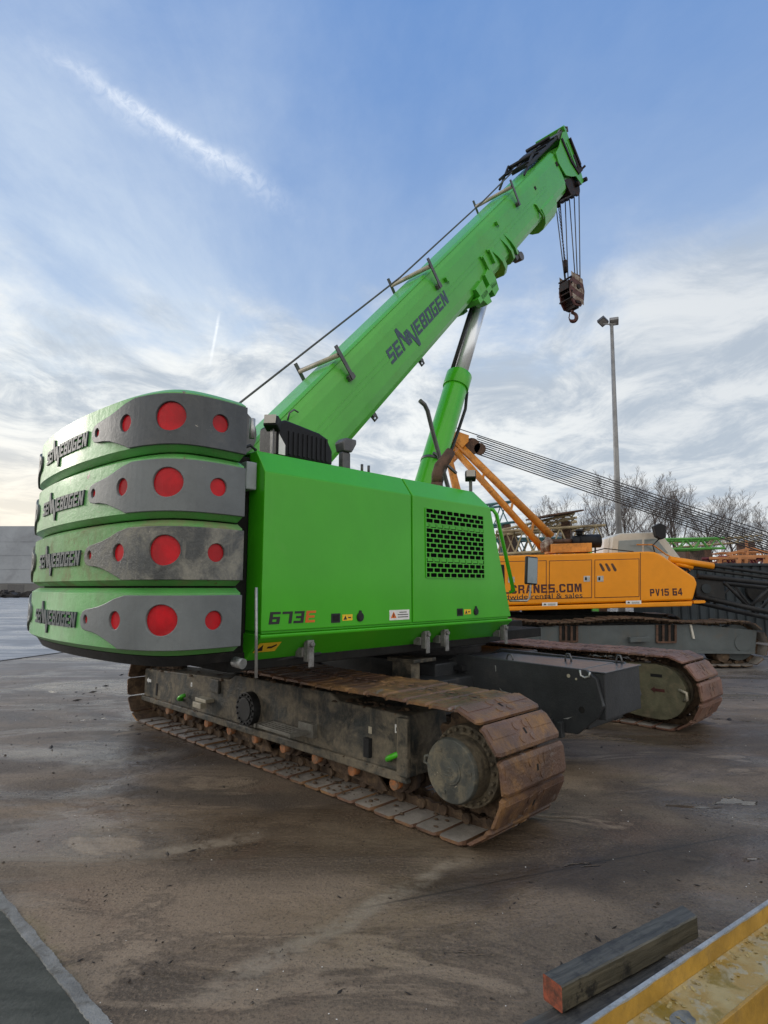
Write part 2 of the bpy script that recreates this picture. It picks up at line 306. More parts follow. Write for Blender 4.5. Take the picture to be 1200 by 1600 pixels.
def ground_mat():
    m = bpy.data.materials.new('muddy_wet_concrete'); m.use_nodes = True
    t = NT(m.node_tree); bs = t.n['Principled BSDF']
    g = t.node('ShaderNodeNewGeometry'); p = g.outputs['Position']
    rot = (0, 0, R(-32))
    smear = t.noise(t.scale(p, (0.45, 1.1, 1), rot), 1.0, 9, 0.6, 0.9)
    med = t.noise(p, 1.6, 9, 0.6, 0.6)
    big = t.noise(p, 0.33, 7, 0.55, 0.4)
    fine = t.noise(p, 22, 8, 0.72, 0.2)
    grit = t.noise(p, 130, 4, 0.7)
    c = t.mix(t.mapr(smear, 0.30, 0.66), (0.070, 0.054, 0.040), (0.225, 0.180, 0.135))
    c = t.mix(t.mapr(big, 0.45, 0.62), c, t.mix(t.mapr(med, 0.35, 0.65), (0.088, 0.072, 0.055), (0.155, 0.130, 0.100)))
    # reddish mud
    c = t.mix(t.math('MULTIPLY', t.mapr(t.noise(p, 0.8, 8, 0.6, 0.5), 0.54, 0.68), 0.6), c, (0.115, 0.068, 0.048))
    # greenish-yellow algae stains
    c = t.mix(t.math('MULTIPLY', t.mapr(t.noise(t.scale(p, (1, 1, 1)), 0.62, 6, 0.6, 0.2), 0.60, 0.72), 0.6), c, (0.125, 0.108, 0.045))
    # pale dried silt islands with soft rim
    silt = t.noise(t.scale(p, (0.8, 1.5, 1), rot), 0.85, 10, 0.62, 1.3)
    sf = t.mapr(silt, 0.585, 0.635)
    c = t.mix(t.math('MULTIPLY', sf, 0.75), c, (0.26, 0.215, 0.165))
    # dark rim and dark damp areas
    rim = t.math('MULTIPLY', t.mapr(silt, 0.52, 0.575), t.mapr(silt, 0.61, 0.575))
    c = t.mix(t.math('MULTIPLY', rim, 0.45), c, (0.040, 0.032, 0.026))
    damp = t.noise(t.scale(p, (0.6, 1.0, 1), rot), 0.55, 8, 0.58, 0.8)
    df = t.mapr(damp, 0.47, 0.60)
    c = t.mix(t.math('MULTIPLY', df, 0.80), c, (0.043, 0.034, 0.027))
    c = t.mix(t.math('MULTIPLY', t.mapr(fine, 0.5, 0.72), 0.5), c, (0.055, 0.043, 0.034))
    c = t.mix(t.math('MULTIPLY', t.mapr(grit, 0.56, 0.68), 0.5), c, (0.25, 0.21, 0.165))
    c = t.mix(t.math('MULTIPLY', t.mapr(grit, 0.44, 0.34), 0.45), c, (0.035, 0.027, 0.021))
    c = t.mix(t.math('MULTIPLY', t.mapr(t.noise(p, 48, 3, 0.5), 0.70, 0.74), 0.8), c, (0.018, 0.014, 0.012))
    agg = t.noise(p, 62, 3, 0.7)
    c = t.mix(t.math('MULTIPLY', t.mapr(agg, 0.52, 0.66), 0.55), c, (0.225, 0.175, 0.125)); c = t.mix(t.math('MULTIPLY', t.mapr(agg, 0.46, 0.36), 0.5), c, (0.032, 0.024, 0.018))
    c = t.mix(1.0, c, (1.10, 1.02, 0.93), 'MULTIPLY')
    def band(a, b, w0, amp):
        a, b = gnd(*a), gnd(*b); d = (b - a); L = d.length; d.normalize(); nn = Vector((-d.y, d.x, 0))
        off = t.math('SUBTRACT', t.vm('DOT_PRODUCT', p, tuple(nn)), a.dot(nn)); al = t.math('SUBTRACT', t.vm('DOT_PRODUCT', p, tuple(d)), a.dot(d))
        off = t.math('ADD', off, t.math('MULTIPLY', t.math('SUBTRACT', t.noise(p, 2.2, 6, 0.6), 0.5), amp))
        f = t.mapr(t.math('ABSOLUTE', off), w0, w0 * 0.25)
        return t.math('MULTIPLY', f, t.math('MULTIPLY', t.mapr(al, -0.1, 0.35), t.mapr(al, L + 0.1, L - 0.35)))
    bk = t.mapr(t.noise(p, 9, 8, 0.7), 0.36, 0.56)
    f1 = t.math('MAXIMUM', band((280, 1575), (740, 1330), 0.10, 0.22), band((60, 1205), (290, 1175), 0.22, 0.5))
    f1 = t.math('MAXIMUM', f1, band((190, 1345), (420, 1300), 0.12, 0.3))
    c = t.mix(t.math('MULTIPLY', t.math('MULTIPLY', f1, bk), 0.75), c, (0.29, 0.24, 0.18))
    f2 = t.math('MAXIMUM', band((150, 1235), (480, 1255), 0.22, 0.5), band((620, 1400), (1150, 1330), 0.30, 0.6))
    c = t.mix(t.math('MULTIPLY', f2, 0.7), c, (0.036, 0.027, 0.021))
    jt = t.math('MAXIMUM', band((560, 1420), (1180, 1300), 0.012, 0.02), band((1090, 1075), (1260, 1092), 0.05, 0.05))
    c = t.mix(t.math('MULTIPLY', jt, 0.7), c, (0.03, 0.025, 0.02))
    yel = band((10, 1420), (110, 1560), 0.12, 0.15)
    c = t.mix(t.math('MULTIPLY', t.math('MULTIPLY', yel, bk), 0.45), c, (0.19, 0.16, 0.055))
    # the far part of the yard is cleaner, greyer concrete
    sp = t.node('ShaderNodeSeparateXYZ'); t.l.new(p, sp.inputs[0])
    far = t.mapr(sp.outputs[1], 7.0, 14.0)
    c = t.mix(t.math('MULTIPLY', far, 0.65), c, t.mix(t.mapr(med, 0.3, 0.7), (0.15, 0.145, 0.14), (0.24, 0.235, 0.23)))
    t.l.new(c, bs.inputs['Base Color'])
    wet = t.mapr(t.noise(t.scale(p, (0.5, 1.2, 1), rot), 0.7, 8, 0.6, 1.0), 0.44, 0.64)
    ro = t.math('SUBTRACT', 0.76, t.math('MULTIPLY', wet, 0.50))
    ro = t.math('SUBTRACT', ro, t.mapr(t.vm('DOT_PRODUCT', p, (-0.35, 1.0, 0)), 4.5, 9.0, 0.0, 0.16))
    ro = t.math('SUBTRACT', ro, t.math('MULTIPLY', df, 0.12))
    ro = t.math('ADD', ro, t.math('MULTIPLY', t.math('SUBTRACT', fine, 0.5), 0.35), True)
    # few small puddles
    pud = t.mapr(t.noise(t.scale(p, (0.8, 1.6, 1), rot), 1.25, 5, 0.5, 0.7), 0.685, 0.70)
    pud = t.math('MAXIMUM', pud, t.math('MULTIPLY', band((95, 1232), (185, 1222), 0.10, 0.2), t.mapr(t.noise(p, 11, 6, 0.65), 0.52, 0.58)))
    ro = t.math('MULTIPLY', ro, t.math('SUBTRACT', 1.0, t.math('MULTIPLY', pud, 0.85)))
    t.l.new(ro, bs.inputs['Roughness'])
    h = t.math('ADD', t.math('MULTIPLY', fine, 0.55), t.math('MULTIPLY', grit, 0.16))
    h = t.math('ADD', h, t.math('MULTIPLY', med, 1.3)); h = t.math('ADD', h, t.math('MULTIPLY', smear, 1.6))
    h = t.math('ADD', h, t.math('MULTIPLY', t.noise(p, 60, 3, 0.6), 0.22))
    clod = t.node('ShaderNodeTexVoronoi'); clod.inputs['Scale'].default_value = 16; t.l.new(t.vm('ADD', p, t.vm('SCALE', p)), clod.inputs[0])
    h = t.math('ADD', h, t.math('MULTIPLY', t.math('MULTIPLY', t.mapr(clod.outputs[0], 0.35, 0.0), t.mapr(t.noise(p, 1.1, 6, 0.6), 0.50, 0.66)), 0.6))
    h = t.math('MULTIPLY', h, t.math('SUBTRACT', 1.0, t.math('MULTIPLY', wet, 0.62)))
    h = t.math('MULTIPLY', h, t.math('SUBTRACT', 1.0, pud))
    b = t.node('ShaderNodeBump'); b.inputs['Strength'].default_value = 0.9; b.inputs['Distance'].default_value = 0.016
    t.l.new(h, b.inputs['Height']); t.l.new(b.outputs[0], bs.inputs['Normal'])
    return m
M['ground'] = ground_mat()
def slab_mat(name, a, b_, rough0, rough1, sc=0.8):
    m = bpy.data.materials.new(name); m.use_nodes = True
    t = NT(m.node_tree); bs = t.n['Principled BSDF']
    g = t.node('ShaderNodeNewGeometry'); p = g.outputs['Position']
    n = t.noise(t.scale(p, (0.5, 1.4, 1)), sc, 9, 0.62, 0.6); f = t.noise(p, 30, 7, 0.7)
    c = t.mix(t.mapr(n, 0.33, 0.66), a, b_)
    c = t.mix(t.math('MULTIPLY', t.mapr(f, 0.5, 0.7), 0.5), c, tuple(x * 0.45 for x in a))
    t.l.new(c, bs.inputs['Base Color'])
    t.l.new(t.math('ADD', t.mapr(n, 0.4, 0.6, rough1, rough0), t.math('MULTIPLY', t.math('SUBTRACT', f, 0.5), 0.2)), bs.inputs['Roughness'])
    b = t.node('ShaderNodeBump'); b.inputs['Strength'].default_value = 0.5; b.inputs['Distance'].default_value = 0.01
    t.l.new(t.math('ADD', f, n), b.inputs['Height']); t.l.new(b.outputs[0], bs.inputs['Normal'])
    return m
M['apron'] = slab_mat('wet_grey_concrete', (0.20, 0.215, 0.235), (0.34, 0.36, 0.385), 0.25, 0.6, 0.5)
M['asphalt'] = slab_mat('dark_damp_asphalt', (0.028, 0.034, 0.028), (0.060, 0.064, 0.052), 0.55, 0.8, 2.5)

# ------------------------------------------------------------------ mesh helpers
class MB:
    def __init__(s): s.v = []; s.f = []; s.mi = []; s.sm = []
    def add(s, vs, fs, mi=0, smooth=False):
        o = len(s.v); s.v += [tuple(v) for v in vs]
        for f in fs: s.f.append([i + o for i in f]); s.mi.append(mi); s.sm.append(smooth)
        return s
    def box(s, x0, x1, y0, y1, z0, z1, mi=0):
        vs = [(x, y, z) for z in (z0, z1) for y in (y0, y1) for x in (x0, x1)]
        return s.add(vs, [(0, 2, 3, 1), (4, 5, 7, 6), (0, 1, 5, 4), (1, 3, 7, 5), (3, 2, 6, 7), (2, 0, 4, 6)], mi)
    def prism(s, pts, a0, a1, axis='y', mi=0):
        """pts 2D polygon; axis = extrusion axis. x: pts=(y,z); y: pts=(x,z); z: pts=(x,y)"""
        def mk(p, a):
            return {'x': (a, p[0], p[1]), 'y': (p[0], a, p[1]), 'z': (p[0], p[1], a)}[axis]
        n = len(pts)
        vs = [mk(p, a0) for p in pts] + [mk(p, a1) for p in pts]
        fs = [list(range(n))[::-1], list(range(n, 2 * n))] + [(i, (i + 1) % n, n + (i + 1) % n, n + i) for i in range(n)]
        return s.add(vs, fs, mi)
    def bar(s, p0, p1, w, h=None, mi=0, up=(0, 0, 1)):
        p0, p1 = Vector(p0), Vector(p1); h = h or w
        d = (p1 - p0).normalized(); u = Vector(up)
        if abs(d.dot(u)) > 0.98: u = Vector((0, 1, 0))
        a = d.cross(u).normalized(); b = a.cross(d).normalized()
        vs = [p + a * (w / 2) * i + b * (h / 2) * j for p in (p0, p1) for i, j in ((-1, -1), (1, -1), (1, 1), (-1, 1))]
        return s.add(vs, [(3, 2, 1, 0), (4, 5, 6, 7), (0, 1, 5, 4), (1, 2, 6, 5), (2, 3, 7, 6), (3, 0, 4, 7)], mi)
    def tube(s, pts, r, n=8, mi=0, cap=True):
        pts = [Vector(p) for p in pts]; rs = r if isinstance(r, (list, tuple)) else [r] * len(pts)
        o = []; up = None
        for i, p in enumerate(pts):
            d = (pts[min(i + 1, len(pts) - 1)] - pts[max(i - 1, 0)]).normalized()
            if up is None: up = Vector((0, 0, 1)) if abs(d.z) < 0.9 else Vector((1, 0, 0))
            a = d.cross(up)
            if a.length < 1e-4: a = d.cross(Vector((0, 1, 0)))
            a.normalize(); b = d.cross(a).normalized(); up = a.cross(d)
            o += [p + (a * math.cos(2 * math.pi * k / n) + b * math.sin(2 * math.pi * k / n)) * rs[i] for k in range(n)]
        fs = [(i * n + k, i * n + (k + 1) % n, (i + 1) * n + (k + 1) % n, (i + 1) * n + k) for i in range(len(pts) - 1) for k in range(n)]
        s.add(o, fs, mi, n > 5)
        if cap:
            b0 = len(s.v) - len(o)
            s.f.append([b0 + k for k in range(n)][::-1]); s.mi.append(mi); s.sm.append(False)
            s.f.append([b0 + (len(pts) - 1) * n + k for k in range(n)]); s.mi.append(mi); s.sm.append(False)
        return s
    def cyl(s, p0, p1, r, n=20, mi=0, r2=None):
        return s.tube([p0, p1], [r, r if r2 is None else r2], n, mi)
    def xf(s, fn): s.v = [tuple(fn(Vector(v))) for v in s.v]; return s
    def build(s, name, mats, parent=None, bevel=0.0, seg=2, kind=None, auto=False):
        me = bpy.data.meshes.new(name); me.from_pydata(s.v, [], s.f)
        if not isinstance(mats, (list, tuple)): mats = [mats]
        for m in mats: me.materials.append(M[m] if isinstance(m, str) else m)
        me.polygons.foreach_set('material_index', s.mi); me.polygons.foreach_set('use_smooth', s.sm)
        bm = bmesh.new(); bm.from_mesh(me); bmesh.ops.recalc_face_normals(bm, faces=bm.faces); bm.to_mesh(me); bm.free()
        me.update()
        o = bpy.data.objects.new(name, me); col.objects.link(o)
        if parent: o.parent = parent
        if bevel:
            b = o.modifiers.new('bevel', 'BEVEL'); b.width = bevel; b.segments = seg; b.limit_method = 'ANGLE'; b.angle_limit = R(35)
            b.harden_normals = False
        if kind: o['kind'] = kind
        return o

def root(name, loc, rz, label, cat, group=None):
    o = bpy.data.objects.new(name, None); col.objects.link(o); o.empty_display_size = 0.3
    o.location = loc; o.rotation_euler = (0, 0, rz); return tag(o, label, cat, group)
def tag(o, label=None, cat=None, group=None, kind=None):
    if label: o['label'] = label
    if cat: o['category'] = cat
    if group: o['group'] = group
    if kind: o['kind'] = kind
    return o
def sub(name, parent, loc=(0, 0, 0), rot=(0, 0, 0)):
    o = bpy.data.objects.new(name, None); col.objects.link(o); o.parent = parent; o.location = loc; o.rotation_euler = rot; return o

# block lettering as closed outlines on a 4 x 5 grid
GL = {
 'S': [[(0,5),(4,5),(4,4),(1.2,4),(1.2,3),(4,3),(4,0),(0,0),(0,1),(2.8,1),(2.8,2),(0,2)]],
 'E': [[(0,0),(4,0),(4,1),(1.2,1),(1.2,2),(3.6,2),(3.6,3),(1.2,3),(1.2,4),(4,4),(4,5),(0,5)]],
 'B': [[(0,0),(4,0),(4,2.3),(3.6,2.6),(4,2.9),(4,5),(0,5)], [(1.2,1),(2.8,1),(2.8,2),(1.2,2)], [(1.2,3),(2.8,3),(2.8,4),(1.2,4)]],
 'O': [[(0,0),(4,0),(4,5),(0,5)], [(1.2,1),(2.8,1),(2.8,4),(1.2,4)]],
 'G': [[(4,5),(0,5),(0,0),(4,0),(4,3),(2,3),(2,2),(2.8,2),(2.8,1),(1.2,1),(1.2,4),(4,4)]],
 'N': [[(0,0),(0,5),(1.3,5),(2.8,2.2),(2.8,5),(4,5),(4,0),(2.7,0),(1.2,2.8),(1.2,0)]],
 'u': [[(0,0),(0,8.0),(1.5,8.0),(4.2,2.6),(4.2,5),(5.3,5),(5.3,0),(4.0,0),(1.1,5.4),(1.1,0)]],   # first tall N
 'v': [[(0,0),(0,5),(1.3,5),(4.2,-0.4),(4.2,5),(5.3,5),(5.3,-3.0),(3.9,-3.0),(1.1,2.4),(1.1,0)]], # second tall N
 'C': [[(4,3.4),(4,4.2),(3.2,5),(0.8,5),(0,4.2),(0,0.8),(0.8,0),(3.2,0),(4,0.8),(4,1.6),(2.8,1.6),(2.8,1),(1.2,1),(1.2,4),(2.8,4),(2.8,3.4)]],
 'R': [[(0,0),(0,5),(3.4,5),(4,4.4),(4,2.9),(3.3,2.3),(4,1.8),(4,0),(2.8,0),(2.8,1.9),(1.2,1.9),(1.2,0)], [(1.2,2.9),(2.8,2.9),(2.8,4),(1.2,4)]],
 'A': [[(0,0),(1.3,5),(2.7,5),(4,0),(2.8,0),(2.5,1.1),(1.5,1.1),(1.2,0)], [(1.75,2.0),(2.25,2.0),(2.0,3.6)]],
 'M': [[(0,0),(0,5),(1.6,5),(2.3,2.4),(3.0,5),(4.6,5),(4.6,0),(3.5,0),(3.5,3.6),(2.7,0),(1.9,0),(1.1,3.6),(1.1,0)]],
 'L': [[(0,0),(0,5),(1.2,5),(1.2,1),(4,1),(4,0)]], '.': [[(0,0),(0,1.1),(1.1,1.1),(1.1,0)]], ' ': [],
 'P': [[(0,0),(0,5),(3.4,5),(4,4.4),(4,2.5),(3.4,1.9),(1.2,1.9),(1.2,0)], [(1.2,2.9),(2.8,2.9),(2.8,4),(1.2,4)]],
 'V': [[(0,5),(1.2,5),(2,1.6),(2.8,5),(4,5),(2.6,0),(1.4,0)]],
 '1': [[(1.0,0),(1.0,3.6),(0.2,3.4),(0.2,4.2),(1.3,5),(2.2,5),(2.2,0)]],
 '5': [[(4,5),(0.2,5),(0,2.2),(2.8,2.2),(2.8,1),(1.1,1),(1.1,1.5),(0,1.5),(0,0.6),(0.7,0),(3.3,0),(4,0.7),(4,2.6),(3.3,3.2),(1.2,3.2),(1.3,4),(4,4)]],
 '4': [[(2.3,0),(2.3,1),(0,1),(0,2),(2.1,5),(3.4,5),(3.4,2),(4,2),(4,1),(3.4,1),(3.4,0)], [(1.1,2),(2.3,2),(2.3,3.8)]],
 '6': [[(0,0),(4,0),(4,3),(1.2,3),(1.2,4),(4,4),(4,5),(0,5)], [(1.2,1),(2.8,1),(2.8,2),(1.2,2)]],
 '7': [[(0,5),(4,5),(4,0),(2.8,0),(2.8,4),(0,4)]],
 '3': [[(0,5),(4,5),(4,0),(0,0),(0,1),(2.8,1),(2.8,2),(.8,2),(.8,3),(2.8,3),(2.8,4),(0,4)]],
}
def curve_mesh(cu):
    o = bpy.data.objects.new('outline', cu); col.objects.link(o)
    dg = bpy.context.evaluated_depsgraph_get(); dg.update()
    me = bpy.data.meshes.new_from_object(o.evaluated_get(dg)); bpy.data.objects.remove(o); bpy.data.curves.remove(cu)
    return me
def poly_mesh(loops, extrude, bev=0.0):
    cu = bpy.data.curves.new('outline', 'CURVE'); cu.dimensions = '2D'; cu.fill_mode = 'BOTH'; cu.extrude = extrude
    cu.bevel_depth = bev; cu.bevel_resolution = 1; cu.resolution_u = 1
    for lp in loops:
        sp = cu.splines.new('POLY'); sp.points.add(len(lp) - 1); sp.use_cyclic_u = True
        for i, (x, y) in enumerate(lp): sp.points[i].co = (x, y, 0, 1)
    return curve_mesh(cu)
def glyphs(word, height, wid=1.0, slant=0.12, gap=0.8):
    """loops for a word, centred vertically, starting at x=0"""
    k = height / 5; x = 0; loops = []
    for ch in word:
        g = GL[ch]
        for lp in g: loops.append([((px * wid + x + py * slant) * k, (py - 2.5) * k) for px, py in lp])
        x += {'u': 5.3, 'v': 5.3, 'M': 4.6, '.': 1.1, '1': 2.4, ' ': 1.6}.get(ch, 4) * wid + (0.35 if ch == 'u' else gap)
    return loops, x * k
def text_mesh(txt, size, extrude=0.001, bold=0.0, sx=1.0):
    cu = bpy.data.curves.new('writing', 'FONT'); cu.body = txt; cu.size = size; cu.extrude = extrude; cu.offset = bold
    cu.resolution_u = 3
    me = curve_mesh(cu)
    for v in me.vertices: v.co.x *= sx
    return me
def mesh_obj(name, me, mat, parent=None, fn=None, slices=None):
    if slices:
        bm = bmesh.new(); bm.from_mesh(me)
        for s in slices:
            bmesh.ops.bisect_plane(bm, geom=bm.verts[:] + bm.edges[:] + bm.faces[:], plane_co=(s, 0, 0), plane_no=(1, 0, 0))
        bm.to_mesh(me); bm.free()
    if fn:
        for v in me.vertices: v.co = fn(v.co.copy())
    me.name = name; me.materials.clear(); me.materials.append(M[mat])
    for p in me.polygons: p.material_index = 0
    o = bpy.data.objects.new(name, me); col.objects.link(o)
    if parent: o.parent = parent
    return o
def disc_loop(cx, cy, r, n=28): return [(cx + r * math.cos(2 * math.pi * i / n), cy + r * math.sin(2 * math.pi * i / n)) for i in range(n)]
def sticker(name, parent, x, y0, y1, z0, z1, mat, label=None, th=0.0015):
    """thin plate on a face whose normal is +x"""
    o = MB().box(x, x + th, y0, y1, z0, z1).build(name, mat, parent)
    if label: o['label'] = label
    return o

# ------------------------------------------------------------------ ground and setting
def quad_sheet(name, pts, z, mat):
    m = MB().add([(p[0], p[1], z) for p in pts], [list(range(len(pts)))])
    o = m.build(name, mat); tag(o, kind='structure'); return o
MB().add([(-700, -300, 0), (700, -300, 0), (700, 900, 0), (-700, 900, 0)], [(0, 1, 2, 3)]).build('ground', 'ground', kind='structure')
# paler wet concrete apron far to the left, its edge running across behind the crane
a0 = gnd(0, 1033); a1 = gnd(95, 1020); dd = (a1 - a0).normalized()
e0 = a0 - dd * 60; e1 = a0 + dd * 22
quad_sheet('concrete_apron', [e0, e1, e1 + Vector((-25, 95, 0)), e0 + Vector((-60, 150, 0))], 0.004, 'apron')
kb = MB()
nrm = Vector((-dd.y, dd.x, 0))
kb.add([tuple(e0 - nrm * 0.05) , tuple(e1 - nrm * 0.05), tuple(e1 + nrm * 0.05), tuple(e0 + nrm * 0.05)], [(0, 1, 2, 3)]).xf(lambda v: Vector((v.x, v.y, 0.008)))
tag(kb.build('apron_joint', 'deep'), kind='structure')
# kerb strip and dark asphalt at lower left
k0, k1 = Vector((-2.05, 3.375, 0)), Vector((-1.005, 2.40, 0)); kd = (k1 - k0).normalized(); kn = Vector((kd.y, -kd.x, 0))
if kn.x > 0: kn = -kn
K0, K1 = k0 - kd * 0.2, k1 + kd * 1.6
rnd = random.Random(3)
kb = MB(); N_ = 240; prof = []
for i in range(N_ + 1):
    c = K0 + (K1 - K0) * (i / N_)
    w0 = rnd.uniform(-0.0025, 0.0025) + 0.003 * math.sin(i * 0.31) ; w1 = rnd.uniform(-0.003, 0.003) + 0.003 * math.sin(i * 0.23 + 1)
    prof += [c + kn * w0 + Vector((0, 0, -0.01)), c + kn * (0.006 + w0) + Vector((0, 0, 0.009)), c + kn * (0.055 + w1) + Vector((0, 0, 0.009)), c + kn * (0.062 + w1) + Vector((0, 0, -0.01))]
kb.add(prof, [(4 * i + j, 4 * i + j + 1, 4 * i + j + 5, 4 * i + j + 4) for i in range(N_) for j in range(3)])
kb.build('kerb', 'kerb', kind='structure')
KO = kn * 0.058
quad_sheet('asphalt', [K0 + KO, K1 + KO, K1 + kn * 4, K0 + kn * 4], 0.004, 'asphalt')

# warehouse far left
def warehouse():
    r = root('warehouse', (-135, 150, 0), 0, 'long grey concrete panel warehouse on a darker plinth beyond the yard', 'warehouse')
    w = MB()
    H = 16.6; zs = [2.6, 6.1, 9.6, 13.1, 17.2]
    for i in range(4): w.box(-85, 62, 0, 40, zs[i] + 0.06, zs[i + 1])
    w.box(-84.8, 61.8, 0.15, 39.8, 2.5, 17.1)
    w.build('wall_panels', 'concwall', r)
    MB().box(-85, 62, -0.25, 40, 0, 2.6).build('plinth', 'concbase', r)
    g = MB()
    for i in range(14): MB().box(-80 + i * 10, -75.8 + i * 10, -0.32, -0.2, 0.2, 2.3).build('loading_door', 'greydk', r)
warehouse()
def scrap_pile():
    rnd = random.Random(5); m = MB()
    for i in range(420):
        x = rnd.uniform(-120, -28); y = rnd.uniform(92, 101); s_ = rnd.uniform(0.3, 1.3)
        m.bar((x, y, rnd.uniform(0, 0.5)), (x + rnd.uniform(-2.5, 2.5), y + rnd.uniform(-1, 1), rnd.uniform(0.05, 1.25)), s_ * 0.5, s_ * 0.4)
    m.box(-120, -28, 97, 101, 0, 0.7)
    tag(m.build('scrap_pile', 'scrap'), 'low dark row of scrap in front of the grey warehouse', 'scrap pile', kind='stuff')
scrap_pile()

# ------------------------------------------------------------------ GREEN CRANE
S2 = math.sqrt(0.5)
CB, CN = 5.46, -4.8
C0 = Vector((S2 * CB + S2 * CN, S2 * CB - S2 * CN, 0))
crane = root('crawler_crane', C0, R(-45), 'green telescopic crawler crane with four stacked counterweight slabs and raised boom', 'crane')
# local axes: x = n (towards the side facing the camera right), y = b (boom direction), z up

# --- crawler tracks -----------------------------------------------------------
TR, TXC0, TXC1, PITCH = 0.42, -2.40, 2.30, 0.203
def loop_path(r, xa, xb, zc, n=None, pitch=PITCH):
    """positions round a stadium: yields (x, z, angle of outward normal) at link pitch; r is the chain radius"""
    L = xb - xa; P = 2 * L + 2 * math.pi * r; n = n or round(P / pitch); out = []
    for i in range(n):
        s = (i + 0.35) * P / n
        if s < L: out.append((xa + s, zc - r, -math.pi / 2))
        elif s < L + math.pi * r:
            a = -math.pi / 2 + (s - L) / r; out.append((xb + r * math.cos(a), zc + r * math.sin(a), a))
        elif s < 2 * L + math.pi * r: out.append((xb - (s - L - math.pi * r), zc + r, math.pi / 2))
        else:
            a = math.pi / 2 + (s - 2 * L - math.pi * r) / r; out.append((xa + r * math.cos(a), zc + r * math.sin(a), a))
    return out
def shoe_mesh(width, mats, plen=0.205):
    """flat shoe; local x along the track, y across, z outward; origin at the link pin line"""
    m = MB(); h = plen / 2; w = width / 2; o0, o1 = 0.024, 0.054
    # plate with cut corners and a bent trailing lip (profile in x,z extruded across)
    prof = [(-h, o0 - 0.012), (-h + 0.03, o0), (h, o0), (h, o1 - 0.012), (h - 0.018, o1), (-h + 0.03, o1), (-h, o1 - 0.010)]
    n = len(prof); ys = [-w, -w + 0.03, w - 0.03, w]; vs = []
    for j, y in enumerate(ys):
        k = 0.86 if j in (0, 3) else 1.0
        vs += [(px * k, y, (pz if j in (1, 2) else pz - (0.008 if pz > 0.035 else -0.003))) for px, pz in prof]
    fs = [(j * n + i, j * n + (i + 1) % n, (j + 1) * n + (i + 1) % n, (j + 1) * n + i) for j in range(3) for i in range(n)]
    fs += [list(range(n))[::-1], [3 * n + i for i in range(n)]]
    m.add(vs, fs, 0)
    for k in range(3):  # inner faces (i==0,1) use the dusty material
        for i in (0, 1): m.mi[k * n + i] = 1
    # embossed bolt pockets and mud holes
    for sy in (-1, 1):
        m.tube([(-0.045, sy * 0.055, o1 - 0.004), (-0.045, sy * 0.055, o1 + 0.005)], 0.030, 12, 0)
        m.tube([(0.045, sy * 0.060, o1 - 0.004), (0.045, sy * 0.060, o1 + 0.005)], 0.026, 12, 0)
        m.box(-0.020, 0.020, sy * 0.012 - 0.010, sy * 0.012 + 0.010, o1, o1 + 0.0015, 3) if sy > 0 else None
    m.box(-0.075, 0.0, -w * 0.93, -w * 0.25, o1 - 0.003, o1 + 0.003, 0)
    m.box(-0.075, 0.0, w * 0.25, w * 0.93, o1 - 0.003, o1 + 0.003, 0)
    # chain links under the shoe
    for sy in (-1, 1):
        m.prism([(-0.095, 0.0235), (-0.10, -0.005), (-0.07, -0.045), (-0.02, -0.030), (0.03, -0.045), (0.09, -0.042), (0.112, -0.005), (0.095, 0.0235)], sy * 0.075 - 0.018, sy * 0.075 + 0.018, 'y', 2)
        m.cyl((0.07, sy * 0.072, -0.012), (0.07, sy * 0.125, -0.012), 0.034, 12, 2)
    return m.build('track_shoe', mats + ['deep'])
def place_shoes(par, proto, proto2, xa, xb, zc, rch, y0, maxn=None, keep=None, stuff_name='track_shoe'):
    path = loop_path(rch, xa, xb, zc)
    rr = random.Random(int(y0 * 100) + 7)
    placed = []
    for (x, z, a) in path:
        o = (proto if abs(a + math.pi / 2) < 0.5 else proto2).copy(); col.objects.link(o); o.parent = par
        z2 = z + rr.uniform(-0.004, 0.004)
        if abs(a - math.pi / 2) < 1e-3: z2 -= 0.014 * abs(math.sin((x) * 1.9)) - 0.004
        mt = Matrix.Rotation(math.pi / 2 - a, 4, 'Y')
        o.matrix_local = Matrix.Translation((x, y0, z2)) @ mt @ Matrix.Rotation(rr.uniform(-0.012, 0.012), 4, 'Y')
        placed.append(o)
    return placed

def drop(o):
    bpy.data.objects.remove(o)

